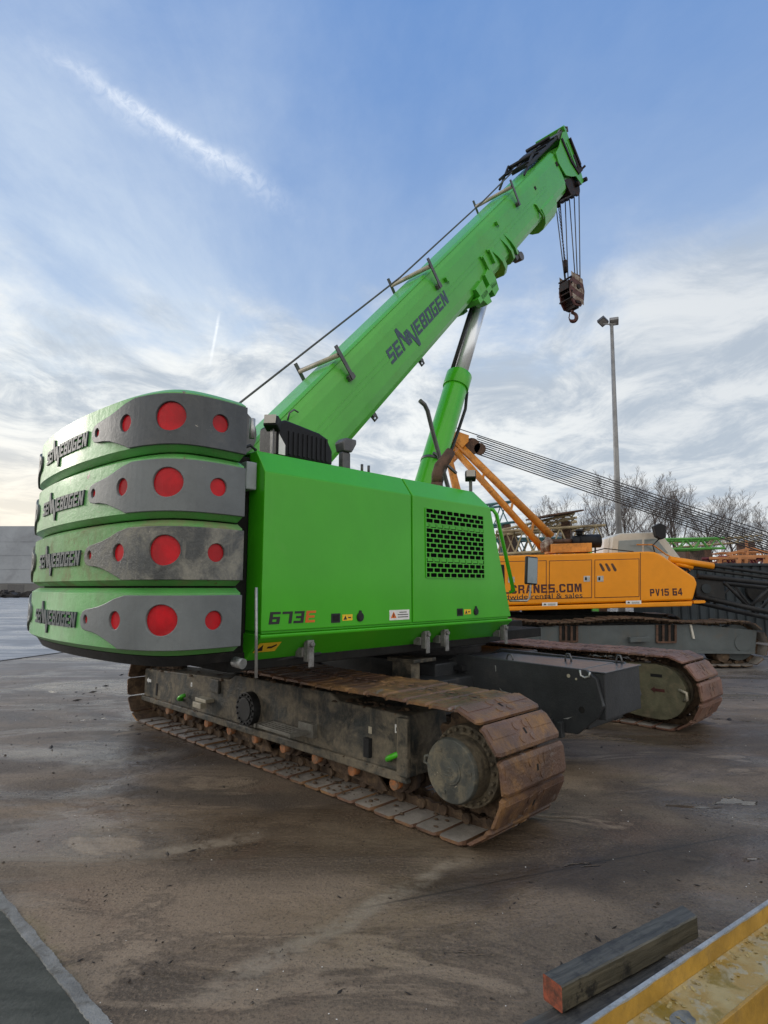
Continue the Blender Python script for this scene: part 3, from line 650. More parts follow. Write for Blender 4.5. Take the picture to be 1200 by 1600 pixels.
def track(side, yc, TXC1=TXC1):
    """side -1: near the camera; in crane-local axes the track runs along x, centred on y = yc"""
    o = side  # outward direction along y
    yf = yc + o * -0.0
    face = yc + o * (0.24 if side < 0 else 0.24)
    m = MB()
    top = [(-2.62, 0.60), (-1.9, 0.63), (-1.1, 0.665), (-0.62, 0.68), (-0.5, 0.735), (0.95, 0.745), (1.08, 0.69), (1.82, 0.685)]
    prof = top + [(1.86, 0.27), (-2.62, 0.27)]
    ya, yb = sorted((yc - o * 0.20, face))
    m.prism(prof, ya, yb, 'y')
    # lower ledge and thickened web rails
    y0, y1 = sorted((face - o * 0.03, face + o * 0.035))
    m.prism([(-2.62, 0.225), (1.84, 0.225), (1.80, 0.295), (-2.62, 0.285)], y0, y1, 'y')
    ye0, ye1 = sorted((face, face + o * 0.05))
    m.box(1.755, 1.86, ye0, ye1, 0.27, 0.675)        # end post
    m.box(-0.98, -0.78, *sorted((face, face + o * 0.03)), 0.52, 0.66)
    fr = m.build('crawler_track', 'frame', crane, 0.012)
    fr['label'] = 'crawler track nearest the camera, caked in mud' if side < 0 else 'crawler track on the far side'
    # bolted round axle cover
    d = MB(); cx, cz = -0.20, 0.46
    d.cyl((cx, face - o * 0.02, cz), (cx, face + o * 0.075, cz), 0.155, 32)
    d.cyl((cx, face + o * 0.074, cz), (cx, face + o * 0.085, cz), 0.105, 32)
    for i in range(16):
        a = i * math.pi / 8; d.cyl((cx + 0.132 * math.cos(a), face + o * 0.074, cz + 0.132 * math.sin(a)), (cx + 0.132 * math.cos(a), face + o * 0.09, cz + 0.132 * math.sin(a)), 0.012, 6)
    d.build('axle_cover', 'black', fr, 0.004)
    # folding step
    s_ = MB(); f0 = face + o * 0.03
    for i in range(5): s_.box(0.20 + i * 0.005, 0.72, *sorted((f0 + o * i * 0.040, f0 + o * (i * 0.040 + 0.026))), 0.385, 0.412)
    s_.bar((0.19, f0, 0.398), (0.21, f0 + o * 0.20, 0.398), 0.026, 0.034); s_.bar((0.73, f0, 0.398), (0.72, f0 + o * 0.20, 0.398), 0.026, 0.034)
    s_.box(0.60, 0.80, *sorted((f0 - o * 0.03, f0 + o * 0.02)), 0.36, 0.47)
    s_.build('step', 'stepm', fr, 0.003)
    b_ = MB(); b_.box(-1.13, -0.90, *sorted((face, face + o * 0.10)), 0.42, 0.455); b_.box(-1.13, -0.96, *sorted((face + o * 0.06, face + o * 0.125)), 0.36, 0.415)
    b_.build('bracket', 'beige', fr, 0.005)
    for ex in (-1.55, 1.71):
        e = MB(); n = 12; pts = []
        for i in range(n + 1):
            a = math.pi * (i / n) - 0.2; pts.append((ex - 0.055 * math.cos(a), face + o * (0.01 + 0.055 * math.sin(a)), 0.39 - 0.03 * math.cos(a * 1.0)))
        e.tube(pts, 0.021, 8); e.build('tow_eye', 'green', fr)
    MB().box(1.40, 1.46, *sorted((face, face + o * 0.04)), 0.33, 0.47).build('bracket', 'black', fr, 0.004)
    MB().box(-2.28, -2.24, *sorted((face, face + o * 0.006)), 0.32, 0.46).build('slot', 'deep', fr)
    for (sx, sz, w, h, mt) in ((1.70, 0.55, 0.045, 0.06, 'white'), (1.42, 0.50, 0.035, 0.05, 'beige'), (-1.42, 0.52, 0.03, 0.045, 'white')):
        MB().box(sx, sx + w, *sorted((face, face + o * 0.003)), sz, sz + h).build('sticker', mt, fr)
        if mt == 'white':
            MB().box(sx + 0.012, sx + w - 0.012, *sorted((face + o * 0.003, face + o * 0.004)), sz + 0.012, sz + h - 0.02).build('sticker', 'black', fr)
    ar = MB(); ar.prism([(-2.55, 0.47), (-2.50, 0.505), (-2.50, 0.487), (-2.43, 0.487), (-2.43, 0.453), (-2.50, 0.453), (-2.50, 0.435)], *sorted((face, face + o * 0.003)), 'y')
    ar.build('arrow_sticker', 'white', fr)
    rm = random.Random(31 if side < 0 else 32); ml = MB()
    def lump(x, y, z, s):
        ring = [(s * rm.uniform(.7, 1.3) * math.cos(k * 1.0472), s * rm.uniform(.5, .9) * math.sin(k * 1.0472)) for k in range(6)]; h_ = s * rm.uniform(.35, .7)
        vs = [(x + a, y + b, z) for a, b in ring] + [(x + a * .6, y + b * .6, z + h_ * .7) for a, b in ring] + [(x, y, z + h_)]
        ml.add(vs, [(k, (k + 1) % 6, 6 + (k + 1) % 6, 6 + k) for k in range(6)] + [(6 + k, 6 + (k + 1) % 6, 12) for k in range(6)] + [[5, 4, 3, 2, 1, 0]], 0, True)
    for i in range(240):
        x = rm.uniform(-2.55, 1.75); zt = 0.60 + 0.03 * (x + 2.6) if x < -0.6 else (0.738 if x < 1.0 else 0.683)
        lump(x, face - o * rm.uniform(0.0, 0.20), zt - 0.004, rm.uniform(0.012, 0.05))
    for i in range(170): lump(rm.uniform(-2.55, 1.8), face + o * rm.uniform(0.006, 0.03), 0.283, rm.uniform(0.006, 0.02))
    for i in range(150): lump(rm.uniform(-2.3, 2.2), yc + o * rm.uniform(0.10, 0.33), 0.035, rm.uniform(0.008, 0.026))
    tag(ml.build('mud_clumps', 'link', fr), kind='stuff')
    # drive hub and sprocket at +x end, idler at -x end
    zc = TR; hub = MB(); hx = TXC1 - 0.02
    hub.cyl((hx, yc - o * 0.20, zc), (hx, yc + o * 0.30, zc), 0.203, 40)
    lid = MB(); drum = hub; hub = lid
    hub.cyl((hx, yc + o * 0.3005, zc), (hx, yc + o * 0.33, zc), 0.208, 40, 0, 0.196)
    hub.cyl((hx, yc + o * 0.328, zc), (hx, yc + o * 0.338, zc), 0.085, 28)
    hub.cyl((hx, yc + o * 0.337, zc), (hx, yc + o * 0.342, zc), 0.070, 28)
    for i in range(3): hub.box(hx - 0.035 + i * 0.012, hx + 0.030 - i * 0.006, *sorted((yc + o * 0.34, yc + o * 0.347)), zc - 0.03 + i * 0.024, zc - 0.018 + i * 0.024)
    hub = drum
    for i in range(24):
        a = i * math.pi / 12; c_, s__ = math.cos(a), math.sin(a)
        hub.cyl((hx + 0.236 * c_, yc + o * 0.16, zc + 0.236 * s__), (hx + 0.236 * c_, yc + o * 0.20, zc + 0.236 * s__), 0.014, 6)
    hub = lid
    for i in range(3):
        a = 2.2 + i * 2.1; hub.box(hx + 0.15 * math.cos(a) - 0.022, hx + 0.15 * math.cos(a) + 0.022, *sorted((yc + o * 0.328, yc + o * 0.336)), zc + 0.15 * math.sin(a) - 0.012, zc + 0.15 * math.sin(a) + 0.012)
    hub.tube([(hx - 0.195, yc + o * 0.31, zc + 0.06), (hx - 0.225, yc + o * 0.315, zc + 0.05), (hx - 0.23, yc + o * 0.315, zc + 0.01), (hx - 0.20, yc + o * 0.31, zc)], 0.012, 6)
    hub = drum; hub.cyl((hx, yc - o * 0.1, zc), (hx, yc + o * 0.17, zc), 0.262, 32)
    hub.build('drive_hub', 'hub_mud', fr, 0.006); lid.build('hub_cover', 'hub', fr, 0.004)
    sp = MB(); teeth = 15; pts = []
    for i in range(teeth * 4):
        a = i * 2 * math.pi / (teeth * 4); r_ = (0.362, 0.362, 0.315, 0.315)[i % 4]
        pts.append((hx + r_ * math.cos(a), zc + r_ * math.sin(a)))
    sp.prism(pts, yc - 0.05, yc + 0.05, 'y'); sp.build('sprocket', 'link', fr)
    idl = MB(); ix = TXC0
    idl.cyl((ix, yc - 0.09, zc), (ix, yc + 0.09, zc), 0.315, 36); idl.cyl((ix, yc - 0.035, zc), (ix, yc + 0.035, zc), 0.335, 36); idl.cyl((ix, yc - 0.16, zc), (ix, yc + 0.16, zc), 0.09, 20)
    idl.build('idler', 'roller', fr)
    # track rollers
    for i in range(9):
        rx = -1.95 + i * 0.455; r_ = MB()
        r_.cyl((rx, yc - 0.16, 0.19), (rx, yc + 0.16, 0.19), 0.052, 18, 1)
        for s_ in (-1, 1):
            r_.cyl((rx, yc + s_ * 0.05, 0.19), (rx, yc + s_ * 0.115, 0.19), 0.088, 20, 1)
            r_.cyl((rx, yc + s_ * 0.16, 0.19), (rx, yc + s_ * 0.250, 0.19), 0.040, 16, 0)
            r_.cyl((rx, yc + s_ * 0.15, 0.19), (rx, yc + s_ * 0.19, 0.19), 0.068, 16, 1)
        r_.build('track_roller', ['roller_cap', 'roller'], fr)
    # chain guards
    for gx in (-0.35, 1.15):
        g = MB(); g.prism([(gx - 0.30, 0.20), (gx + 0.32, 0.20), (gx + 0.42, 0.10), (gx + 0.30, 0.085), (gx + 0.05, 0.12), (gx - 0.2, 0.12)], *sorted((yc + o * 0.165, yc + o * 0.19)), 'y'); g.build('chain_guard', 'link', fr, 0.005)
    if side > 0:
        # rounded end plate seen on the inner side of the far track
        y0 = yc - 0.315; q = MB(); pts = [(1.15, 0.70), (2.13, 0.72)]
        for i in range(15):
            a = R(90) - i * R(180) / 14; pts.append((2.10 + 0.305 * math.cos(a), 0.41 + 0.305 * math.sin(a)))
        pts += [(1.9, 0.11), (1.15, 0.2)]
        q.prism(pts, y0, y0 + 0.10, 'y'); q.build('end_plate', 'frame_far', fr, 0.01)
        MB().box(2.02, 2.15, y0 - 0.003, y0, 0.575, 0.61).build('slot', 'deep', fr)
        a_ = MB(); a_.prism([(2.01, 0.43), (2.06, 0.465), (2.06, 0.447), (2.17, 0.447), (2.17, 0.413), (2.06, 0.413), (2.06, 0.395)], y0 - 0.004, y0, 'y')
        a_.build('arrow_sticker', 'hookred', fr)
        e = MB().tube([(2.33, y0 - 0.01, 0.46), (2.42, y0 - 0.05, 0.44), (2.42, y0 - 0.05, 0.37), (2.38, y0 - 0.01, 0.35)], 0.018, 8); e.build('tow_eye', 'beige', fr)
    # shoes
    proto = shoe_mesh(0.75, ['shoe', 'shoe_in', 'link'] if side < 0 else ['shoe_far', 'shoe_in', 'link'])
    ch = TR - 0.054
    proto2 = shoe_mesh(0.75, ['shoe' if side < 0 else 'shoe_far', 'link', 'link'])
    ps = place_shoes(fr, proto, proto2, TXC0, TXC1, TR, ch, yc)
    drop(proto); drop(proto2)
    return fr, ps
near_fr, near_shoes = track(-1, -2.005)
far_fr, far_shoes = track(1, 2.015, 2.16)

# --- carbody -------------------------------------------------------------------
def carbody():
    m = MB()
    plate = [(0.97, 0.905), (1.0, 0.93), (2.38, 0.905), (2.47, 0.84), (2.52, 0.62), (2.47, 0.52), (2.28, 0.36), (1.0, 0.30), (0.55, 0.30), (0.55, 0.75)]
    c = MB(); c.box(-1.0, 1.0, -0.95, 0.95, 0.36, 0.86); c.box(-2.38, 2.36, -0.56, 0.13, 0.40, 0.865)
    cb = c.build('carbody', 'carbody', crane, 0.015)
    for y0 in (-0.615, 0.14):
        MB().prism(plate, y0, y0 + 0.045, 'y').build('side_plate', 'carbody', cb, 0.006)
        MB().prism([(-x, z) for x, z in plate][::-1], y0, y0 + 0.045, 'y').build('side_plate', 'carbody', cb, 0.006)
    MB().box(1.05, 2.30, -0.565, 0.135, 0.872, 0.898).build('cover_plate', 'carbody_top', cb, 0.006)
    # end block with chamfered lid
    MB().box(2.30, 2.52, -0.565, 0.16, 0.50, 0.878).build('end_block', 'carbody', cb, 0.008)
    MB().box(2.30, 2.535, -0.575, 0.175, 0.882, 0.893).build('end_lid', 'carbody_top', cb, 0.003)
    MB().box(1.96, 2.06, -0.68, -0.62, 0.30, 0.46).build('lug', 'carbody', cb, 0.006)
    MB().box(2.12, 2.17, -0.68, -0.62, 0.32, 0.45).build('lug', 'carbody', cb, 0.006)
    for (x, y, r_) in ((1.58, -0.54, 0.035), (1.95, -0.1, 0.03), (2.35, 0.12, 0.025)):
        e = MB(); e.tube([(x - r_, y, 0.89), (x - r_, y, 0.93), (x - r_ * 0.5, y, 0.965), (x + r_ * 0.5, y, 0.965), (x + r_, y, 0.93), (x + r_, y, 0.89)], 0.009, 8); e.build('lifting_eye', 'greydk', cb)
    for (x, z, r_) in ((2.33, 0.57, 0.028), (2.22, 0.84, 0.016), (2.29, 0.82, 0.010)):
        MB().cyl((x, -0.617, z), (x, -0.6145, z), r_, 20).build('bolt_hole', 'deep' if r_ > 0.02 else 'beige', cb)
    MB().tube([(2.33, -0.62, 0.90), (2.335, -0.62, 0.855), (2.37, -0.62, 0.84), (2.41, -0.62, 0.855), (2.42, -0.62, 0.89)], 0.010, 8).build('notch_rim', 'silver', cb)
    # scraped paint marks
    s_ = MB(); s_.add([(1.50, -0.617, 0.66), (1.53, -0.617, 0.62), (1.62, -0.617, 0.612), (1.61, -0.617, 0.625), (1.54, -0.617, 0.635)], [(0, 1, 2, 3, 4)])
    s_.add([(1.46, -0.617, 0.86), (1.465, -0.617, 0.80), (1.475, -0.617, 0.81), (1.472, -0.617, 0.86)], [(0, 1, 2, 3)])
    s_.add([(2.15, -0.617, 0.47), (2.24, -0.617, 0.50), (2.27, -0.617, 0.52), (2.2, -0.617, 0.475)], [(0, 1, 2, 3)])
    s_.build('scrape', 'silver', cb)
    # telescopic axle beams reaching to the tracks
    for x in (-1.0, 1.0):
        MB().box(x - 0.2, x + 0.2, -1.85, 1.85, 0.42, 0.74).build('axle_beam', 'carbody', cb, 0.012)
    b = MB(); b.box(0.75, 1.0, -1.30, -1.18, 0.72, 0.93); b.box(0.7, 1.05, -1.32, -1.0, 0.90, 0.935); b.build('stop_bracket', 'frame', cb, 0.006)
    MB().bar((0.75, -0.64, 0.80), (1.12, -0.64, 0.80), 0.07, 0.05).build('grab_step', 'black', cb, 0.006)
    r_ = MB(); r_.cyl((0, 0, 0.86), (0, 0, 1.06), 0.70, 48); r_.cyl((0, 0, 0.94), (0, 0, 1.0), 0.76, 48); r_.build('slewing_ring', 'greydk', crane)
carbody()

# --- upper frame and engine housing -----------------------------------------------
u = MB()
u.box(-1.12, 1.12, -3.3, -0.2, 1.02, 1.15); u.box(-1.36, 0.30, -0.2, 1.75, 1.02, 1.15); u.box(-0.85, 0.85, -1.2, 1.3, 0.99, 1.10)
u.box(-0.72, -0.62, -3.2, 1.2, 1.15, 1.9); u.box(0.30, 0.40, -3.2, 1.2, 1.15, 1.9)
upper = u.build('upper_frame', 'deep', crane, 0.01)
q = MB(); q.tube([(1.0, -3.3, 1.10), (1.1, -2.9, 1.07), (1.12, -2.5, 1.09), (1.0, -2.3, 1.1)], 0.02, 8)
q.tube([(0.9, -2.2, 1.06), (1.05, -1.6, 1.03), (0.95, -1.0, 1.05)], 0.025, 8); q.build('hydraulic_hose', 'black', upper)
MB().cyl((1.18, -3.28, 1.10), (1.26, -3.26, 1.09), 0.035, 14).build('drain_plug', 'silver', upper)

hs = MB()
hs.prism([(0.46, 1.281), (1.285, 1.281), (1.285, 2.41), (1.172, 2.572), (0.46, 2.572)], -3.14, -0.10, 'y', 0)
def front_shear(v, z0=1.40):
    if v.y > -1.0: v.y = v.y - max(0.0, v.z - z0) * (0.33 / 1.02)
    return v
hs.xf(front_shear)
sk = MB(); sk.prism([(0.46, 1.09), (1.10, 1.082), (1.12, 1.090), (1.316, 1.256), (1.318, 1.276), (1.26, 1.280), (0.46, 1.280)], -3.165, -0.075, 'y')
housing = hs.build('engine_housing', 'green', crane, 0.004)
sk.build('skirt', 'green', housing, 0.006)
def door(y0, y1, slanted=False):
    m = MB(); m.prism([(1.10, 1.298), (1.303, 1.298), (1.303, 2.418), (1.182, 2.588), (1.10, 2.588)], y0, y1, 'y')
    if slanted:
        def fn(v):
            if v.y > -0.5:
                v.y -= max(0.0, v.z - 1.40) * (0.33 / 1.02)
                if v.z > 2.5: v.y -= 0.07
            return v
        m.xf(fn)
    return m.build('door_panel', 'green', housing, 0.007)
d1 = door(-3.155, -1.622); d2 = door(-1.602, -0.075, True)
# roof sheets and inner wall
MB().box(0.45, 1.095, -3.15, -0.55, 2.574, 2.590).build('roof', 'green', housing, 0.003)
# grille
gy0, gy1, gz0, gz1 = -1.425, -0.545, 1.69, 2.320
MB().box(1.3035, 1.305, gy0, gy1, gz0, gz1).build('grille_shade_plate', 'void', d2)  # flat black plate on the door, standing in for shade behind the slots
def grille():
    m = MB(); rows = 14; ph = (gz1 - gz0) / rows; X0, X1 = 1.305, 1.311; ncol = 9; pw = (gy1 - gy0) / ncol
    for i in range(rows + 1): m.box(X0, X1, gy0, gy1, gz0 + i * ph - 0.0044, gz0 + i * ph + 0.0044)
    for i in range(rows):
        off = 0.0 if i % 2 else pw / 2; z0, z1 = gz0 + i * ph + 0.0044, gz0 + (i + 1) * ph - 0.0044
        for k in range(ncol + 1):
            y = gy0 + off + k * pw
            if y - 0.0065 < gy0 or y + 0.0065 > gy1: continue
            m.box(X0, X1, y - 0.0065, y + 0.0065, z0, z1)
            # rounded slot corners
            for sy in (-1, 1):
                for zz, sz in ((z0, 1), (z1, -1)):
                    m.add([(X1 - 0.0004, y + sy * 0.0065, zz), (X1 - 0.0004, y + sy * 0.0145, zz), (X1 - 0.0004, y + sy * 0.0065, zz + sz * 0.008)], [(0, 1, 2)])
        if i in (3, 10):
            for k in range(ncol + 1):
                a, b = gy0 + off + (k - 1) * pw + 0.014, gy0 + off + k * pw - 0.014
                a = max(a, gy0 + 0.004); b = min(b, gy1 - 0.004)
                if b > a: m.box(X0, X0 + 0.003, a, b, z0 + 0.008, z1)
    m.box(X0, X1, gy0 - 0.012, gy0, gz0, gz1); m.box(X0, X1, gy1, gy1 + 0.012, gz0, gz1)
    return m.build('grille', 'green', d2)
grille()
# locks, stickers, model number
def ring_lock(par, y, z):
    m = MB(); X = 1.303
    m.cyl((X, y, z), (X + 0.010, y, z), 0.036, 24); m.cyl((X + 0.010, y, z), (X + 0.013, y, z), 0.026, 24)
    m.prism([(y - 0.018, z + 0.02), (y + 0.018, z + 0.02), (y + 0.010, z + 0.052), (y - 0.010, z + 0.052)], X, X + 0.009, 'x'); m.build('lock', 'black', par, 0.002)
def square_latch(par, y, z):
    m = MB(); X = 1.303; m.box(X, X + 0.004, y - 0.045, y + 0.045, z - 0.035, z + 0.035, 0); m.box(X + 0.004, X + 0.006, y - 0.03, y + 0.03, z - 0.022, z + 0.022, 1)
    m.build('latch', ['black', 'deep'], par, 0.001)
for par, dy in ((d1, 0.0), (d2, 1.542)):
    square_latch(par, -2.487 + dy, 1.368); ring_lock(par, -2.234 + dy, 1.368)
    s_ = sticker('warning_sticker', par, 1.3035, -2.42 + dy, -2.315 + dy, 1.345, 1.392, 'yellow_st')
    b = MB(); b.prism([(-2.408 + dy, 1.352), (-2.372 + dy, 1.352), (-2.390 + dy, 1.385)], 1.305, 1.3056, 'x'); b.prism([(-2.362 + dy, 1.362), (-2.33 + dy, 1.362), (-2.33 + dy, 1.372), (-2.362 + dy, 1.372)], 1.305, 1.3056, 'x'); b.build('warning_sign', 'letter_black', par)
sticker('warning_sticker', d1, 1.3035, -1.90, -1.655, 1.328, 1.412, 'white')
b = MB(); b.prism([(-1.885, 1.345), (-1.815, 1.345), (-1.850, 1.400)], 1.305, 1.3056, 'x'); b.build('warning_sign', 'orange_l', d1)
b = MB(); b.prism([(-1.856, 1.352), (-1.844, 1.352), (-1.846, 1.384), (-1.854, 1.384)], 1.3056, 1.306, 'x')
for i in range(3): b.box(1.305, 1.3055, -1.80 + 0.02 * (i == 0), -1.67 - 0.02 * (i == 0), 1.392 - i * 0.02 - 0.004, 1.392 - i * 0.02 + 0.003)
b.build('small_print', 'letter_black', d1)
def on_side(x, y, z, sc=1.0):
    """flat lettering: mesh x -> crane y, mesh y -> crane z, standing on the plane x"""
    return lambda c: Vector((x + c.z, y + c.x, z + c.y))
lp, wd = glyphs('673', 0.085, 1.3, 0.14, 1.0)
mesh_obj('model_number', poly_mesh(lp, 0.0008), 'letter_black', d1, on_side(1.3045, -3.095, 1.388))
lp, w2 = glyphs('E', 0.085, 1.3, 0.14, 1.0)
mesh_obj('model_number', poly_mesh(lp, 0.0008), 'orange_l', d1, on_side(1.3045, -3.095 + wd, 1.388))
# hazard sticker on the skirt, lying on its slope
def on_skirt(c):
    t_ = (c.z - 1.090) / (1.256 - 1.090); return Vector((1.12 + t_ * 0.196 + 0.0050 + c.x * 3, c.y, c.z - 0.005))
m = MB(); m.box(0, 0.001, -3.15, -2.97, 1.155, 1.225); o = m.xf(on_skirt).build('warning_sticker', 'yellow_st', housing)
m = MB(); m.prism([(-3.14, 1.165), (-3.085, 1.165), (-3.112, 1.212)], 0.001, 0.0016, 'x'); m.prism([(-3.06, 1.18), (-3.02, 1.18), (-2.99, 1.20), (-3.0, 1.21), (-3.03, 1.195), (-3.06, 1.195)], 0.001, 0.0016, 'x'); m.xf(on_skirt).build('warning_sign', 'letter_black', housing)
# hinge clamps under the skirt
for hy in (-2.71, -1.40, -1.13, -0.16):
    m = MB(); m.box(1.240, 1.290, hy - 0.03, hy + 0.03, 1.06, 1.215); m.box(1.285, 1.296, hy - 0.022, hy + 0.026, 1.02, 1.16); m.box(1.16, 1.240, hy - 0.045, hy - 0.02, 1.09, 1.16)
    m.cyl((1.275, hy + 0.005, 1.185), (1.312, hy + 0.005, 1.185), 0.018, 12); m.build('hinge_clamp', 'clamp', housing, 0.003)
# front handrail, slanted
m = MB(); yb, yt = -0.01, -0.335
m.tube([(1.26, yb - 0.02, 1.55), (1.30, yb + 0.005, 1.56), (1.30, yt + 0.045, 2.36), (1.28, yt + 0.01, 2.41), (1.2, yt, 2.42)], 0.021, 10)
m.build('handrail', 'green', housing)
MB().bar((1.29, yb - 0.012, 1.60), (1.29, yt + 0.03, 2.36), 0.006, 0.02).build('reflective_strip', 'white', housing)
# wing mirror
m = MB(); m.tube([(1.28, -0.06, 1.46), (1.40, 0.09, 1.46), (1.42, 0.11, 1.49), (1.44, 0.125, 1.70), (1.44, 0.125, 1.86)], 0.011, 8)
mm = m.build('mirror_arm', 'silver', crane)
m = MB(); m.box(-0.075, 0.075, -0.022, 0.022, -0.15, 0.15, 0); hd = m.build('mirror_head', 'black', mm, 0.016, 3)
hd.location = (1.44, 0.125, 1.78); hd.rotation_euler = (0, R(4), R(68))
m = MB(); m.box(-0.062, 0.062, -0.025, -0.0225, -0.135, 0.135, 0); g_ = m.build('mirror_glass', 'mirror', mm, 0.0); g_.location = hd.location; g_.rotation_euler = hd.rotation_euler
# grey switch box and cable behind the counterweight
MB().box(1.10, 1.22, -3.255, -3.168, 2.29, 2.49).build('switch_box', 'boxgrey', crane, 0.008)
m = MB(); m.tube([(1.10, -3.30, 2.52), (1.15, -3.27, 2.58), (1.17, -3.2, 2.62), (1.15, -3.14, 2.60), (1.10, -3.12, 2.56)], 0.011, 8); m.build('cable', 'black', crane)
MB().cyl((1.33, -3.20, 1.0), (1.33, -3.22, 1.60), 0.011, 8).build('grab_rod', 'silver', crane)

# --- equipment on the roof -------------------------------------------------------
m = MB(); m.prism([(-2.93, 2.60), (-2.93, 2.85), (-2.86, 2.895), (-2.52, 2.85), (-2.44, 2.82), (-2.38, 2.72), (-2.38, 2.60)], 0.86, 1.12, 'x')
rad = m.build('air_cleaner', 'plastic', crane, 0.02, 3)
m = MB()
for i in range(9): m.box(1.118, 1.130, -2.83 + i * 0.046, -2.81 + i * 0.046, 2.62, 2.81)
m.build('cooling_fins', 'plastic', rad, 0.003)
MB().prism([(-2.92, 2.61), (-2.86, 2.61), (-2.86, 2.69), (-2.92, 2.77)], 1.121, 1.124, 'x').build('sticker', 'white', rad)
m = MB(); m.box(1.06, 1.12, -2.27, -2.18, 2.58, 2.74); m.prism([(-2.27, 2.74), (-2.18, 2.74), (-2.13, 2.82), (-2.13, 2.86), (-2.25, 2.86), (-2.29, 2.82)], 1.03, 1.14, 'x'); m.build('intake_duct', 'greydk', crane, 0.012)
for y in (-2.05, -1.97): MB().cyl((1.12, y, 2.58), (1.12, y, 2.66), 0.012, 10).build('roof_bolt', 'greydk', crane)
def worklamp(x, y, z0, z1):
    m = MB(); m.bar((x, y, z0), (x, y, z1), 0.035, 0.012); st = m.build('lamp_post', 'greydk', crane)
    m = MB(); m.prism([(-0.06, -0.045), (0.05, -0.05), (0.06, 0.05), (-0.04, 0.045)], -0.055, 0.055, 'x'); h = m.build('work_lamp', 'plastic', st, 0.010)
    h.location = (x, y, z1 + 0.04); h.rotation_euler = (R(-12), 0, R(40))
    m = MB(); m.box(-0.045, 0.045, -0.072, -0.066, -0.035, 0.035); g = m.build('lamp_glass', 'lens', st); g.location = h.location; g.rotation_euler = h.rotation_euler
worklamp(1.12, -2.98, 2.58, 2.80); worklamp(1.15, -0.53, 2.55, 2.72)
# exhaust stack with cut mouth
m = MB(); m.cyl((0.85, -0.72, 2.58), (0.85, -0.72, 2.70), 0.065, 20); m.cyl((0.85, -0.72, 2.60), (0.85, -0.72, 2.63), 0.078, 20)
m.tube([(0.85, -0.72, 2.68), (0.85, -0.715, 2.78), (0.86, -0.68, 2.88), (0.88, -0.60, 2.97), (0.90, -0.54, 3.06)], [0.058, 0.060, 0.062, 0.062, 0.055], 18)
m.build('exhaust_pipe', 'brown', crane)
m = MB(); m.tube([(0.5, 0.0, 2.40), (0.5, -0.10, 2.78), (0.5, -0.36, 3.38), (0.5, -0.45, 3.62), (0.5, -0.50, 3.68), (0.5, -0.58, 3.71)], 0.026, 10); m.build('handrail', 'greydk', crane)

# --- counterweight ---------------------------------------------------------------
CWH = [(1.35, -3.354), (1.365, -3.5), (1.368, -3.6), (1.36, -3.70), (1.33, -3.79), (1.265, -3.865), (1.16, -3.925), (.996, -3.976), (.784, -4.016), (.5, -4.045), (.25, -4.06)]
CWP = CWH + [(0, -4.065)] + [(-a, b) for a, b in CWH[::-1]]
def catmull(P, k=4):
    out = []
    for i in range(len(P) - 1):
        p0, p1, p2, p3 = [Vector(P[j]) for j in (max(i - 1, 0), i, i + 1, min(i + 2, len(P) - 1))]
        for s in range(k):
            t = s / k; out.append(0.5 * ((2 * p1) + (p2 - p0) * t + (2 * p0 - 5 * p1 + 4 * p2 - p3) * t * t + (3 * p1 - p0 - 3 * p2 + p3) * t ** 3))
    out.append(Vector(P[-1])); return out
CWC = catmull(CWP)
CWN = []
for i in range(len(CWC)):
    d = (CWC[min(i + 1, len(CWC) - 1)] - CWC[max(i - 1, 0)]).normalized(); CWN.append(Vector((-d.y, d.x)) if Vector((-d.y, d.x)).dot(CWC[i] - Vector((0, -3.2))) > 0 else Vector((d.y, -d.x)))
CWL = [0.0]
for i in range(1, len(CWC)): CWL.append(CWL[-1] + (CWC[i] - CWC[i - 1]).length)
CWLEN = CWL[-1]
def cw_at(s, off):
    s = max(0.0, min(CWLEN, s))
    for i in range(1, len(CWL)):
        if CWL[i] >= s: break
    t = (s - CWL[i - 1]) / (CWL[i] - CWL[i - 1])
    p = CWC[i - 1].lerp(CWC[i], t); n = CWN[i - 1].lerp(CWN[i], t).normalized()
    return p + n * off
SL = [i * 0.05 for i in range(1, int(CWLEN / 0.05) + 1)]
def plate_outline(mirror=False):
    """grey wing plate, in (arc length, height above slab middle)"""
    h0, h1 = -0.160, 0.163
    pts = [(0.0, h0), (0.0, h1), (0.80, h1)]
    pts += [(0.90, 0.142), (0.99, 0.112), (1.08, 0.090), (1.18, 0.076), (1.25, 0.068)]
    pts += [(1.295, 0.054), (1.325, 0.018), (1.32, -0.026), (1.29, -0.054), (1.24, -0.064)]
    pts += [(1.15, -0.070), (1.06, -0.085), (0.97, -0.112), (0.88, -0.142), (0.84, h0)]
    return [((CWLEN - s * 0.80) if mirror else s, z) for s, z in pts]
CIRC = [(0.205, 0.010, 0.063), (0.52, 0.018, 0.098), (0.885, 0.010, 0.061), (1.25, 0.004, 0.034)]
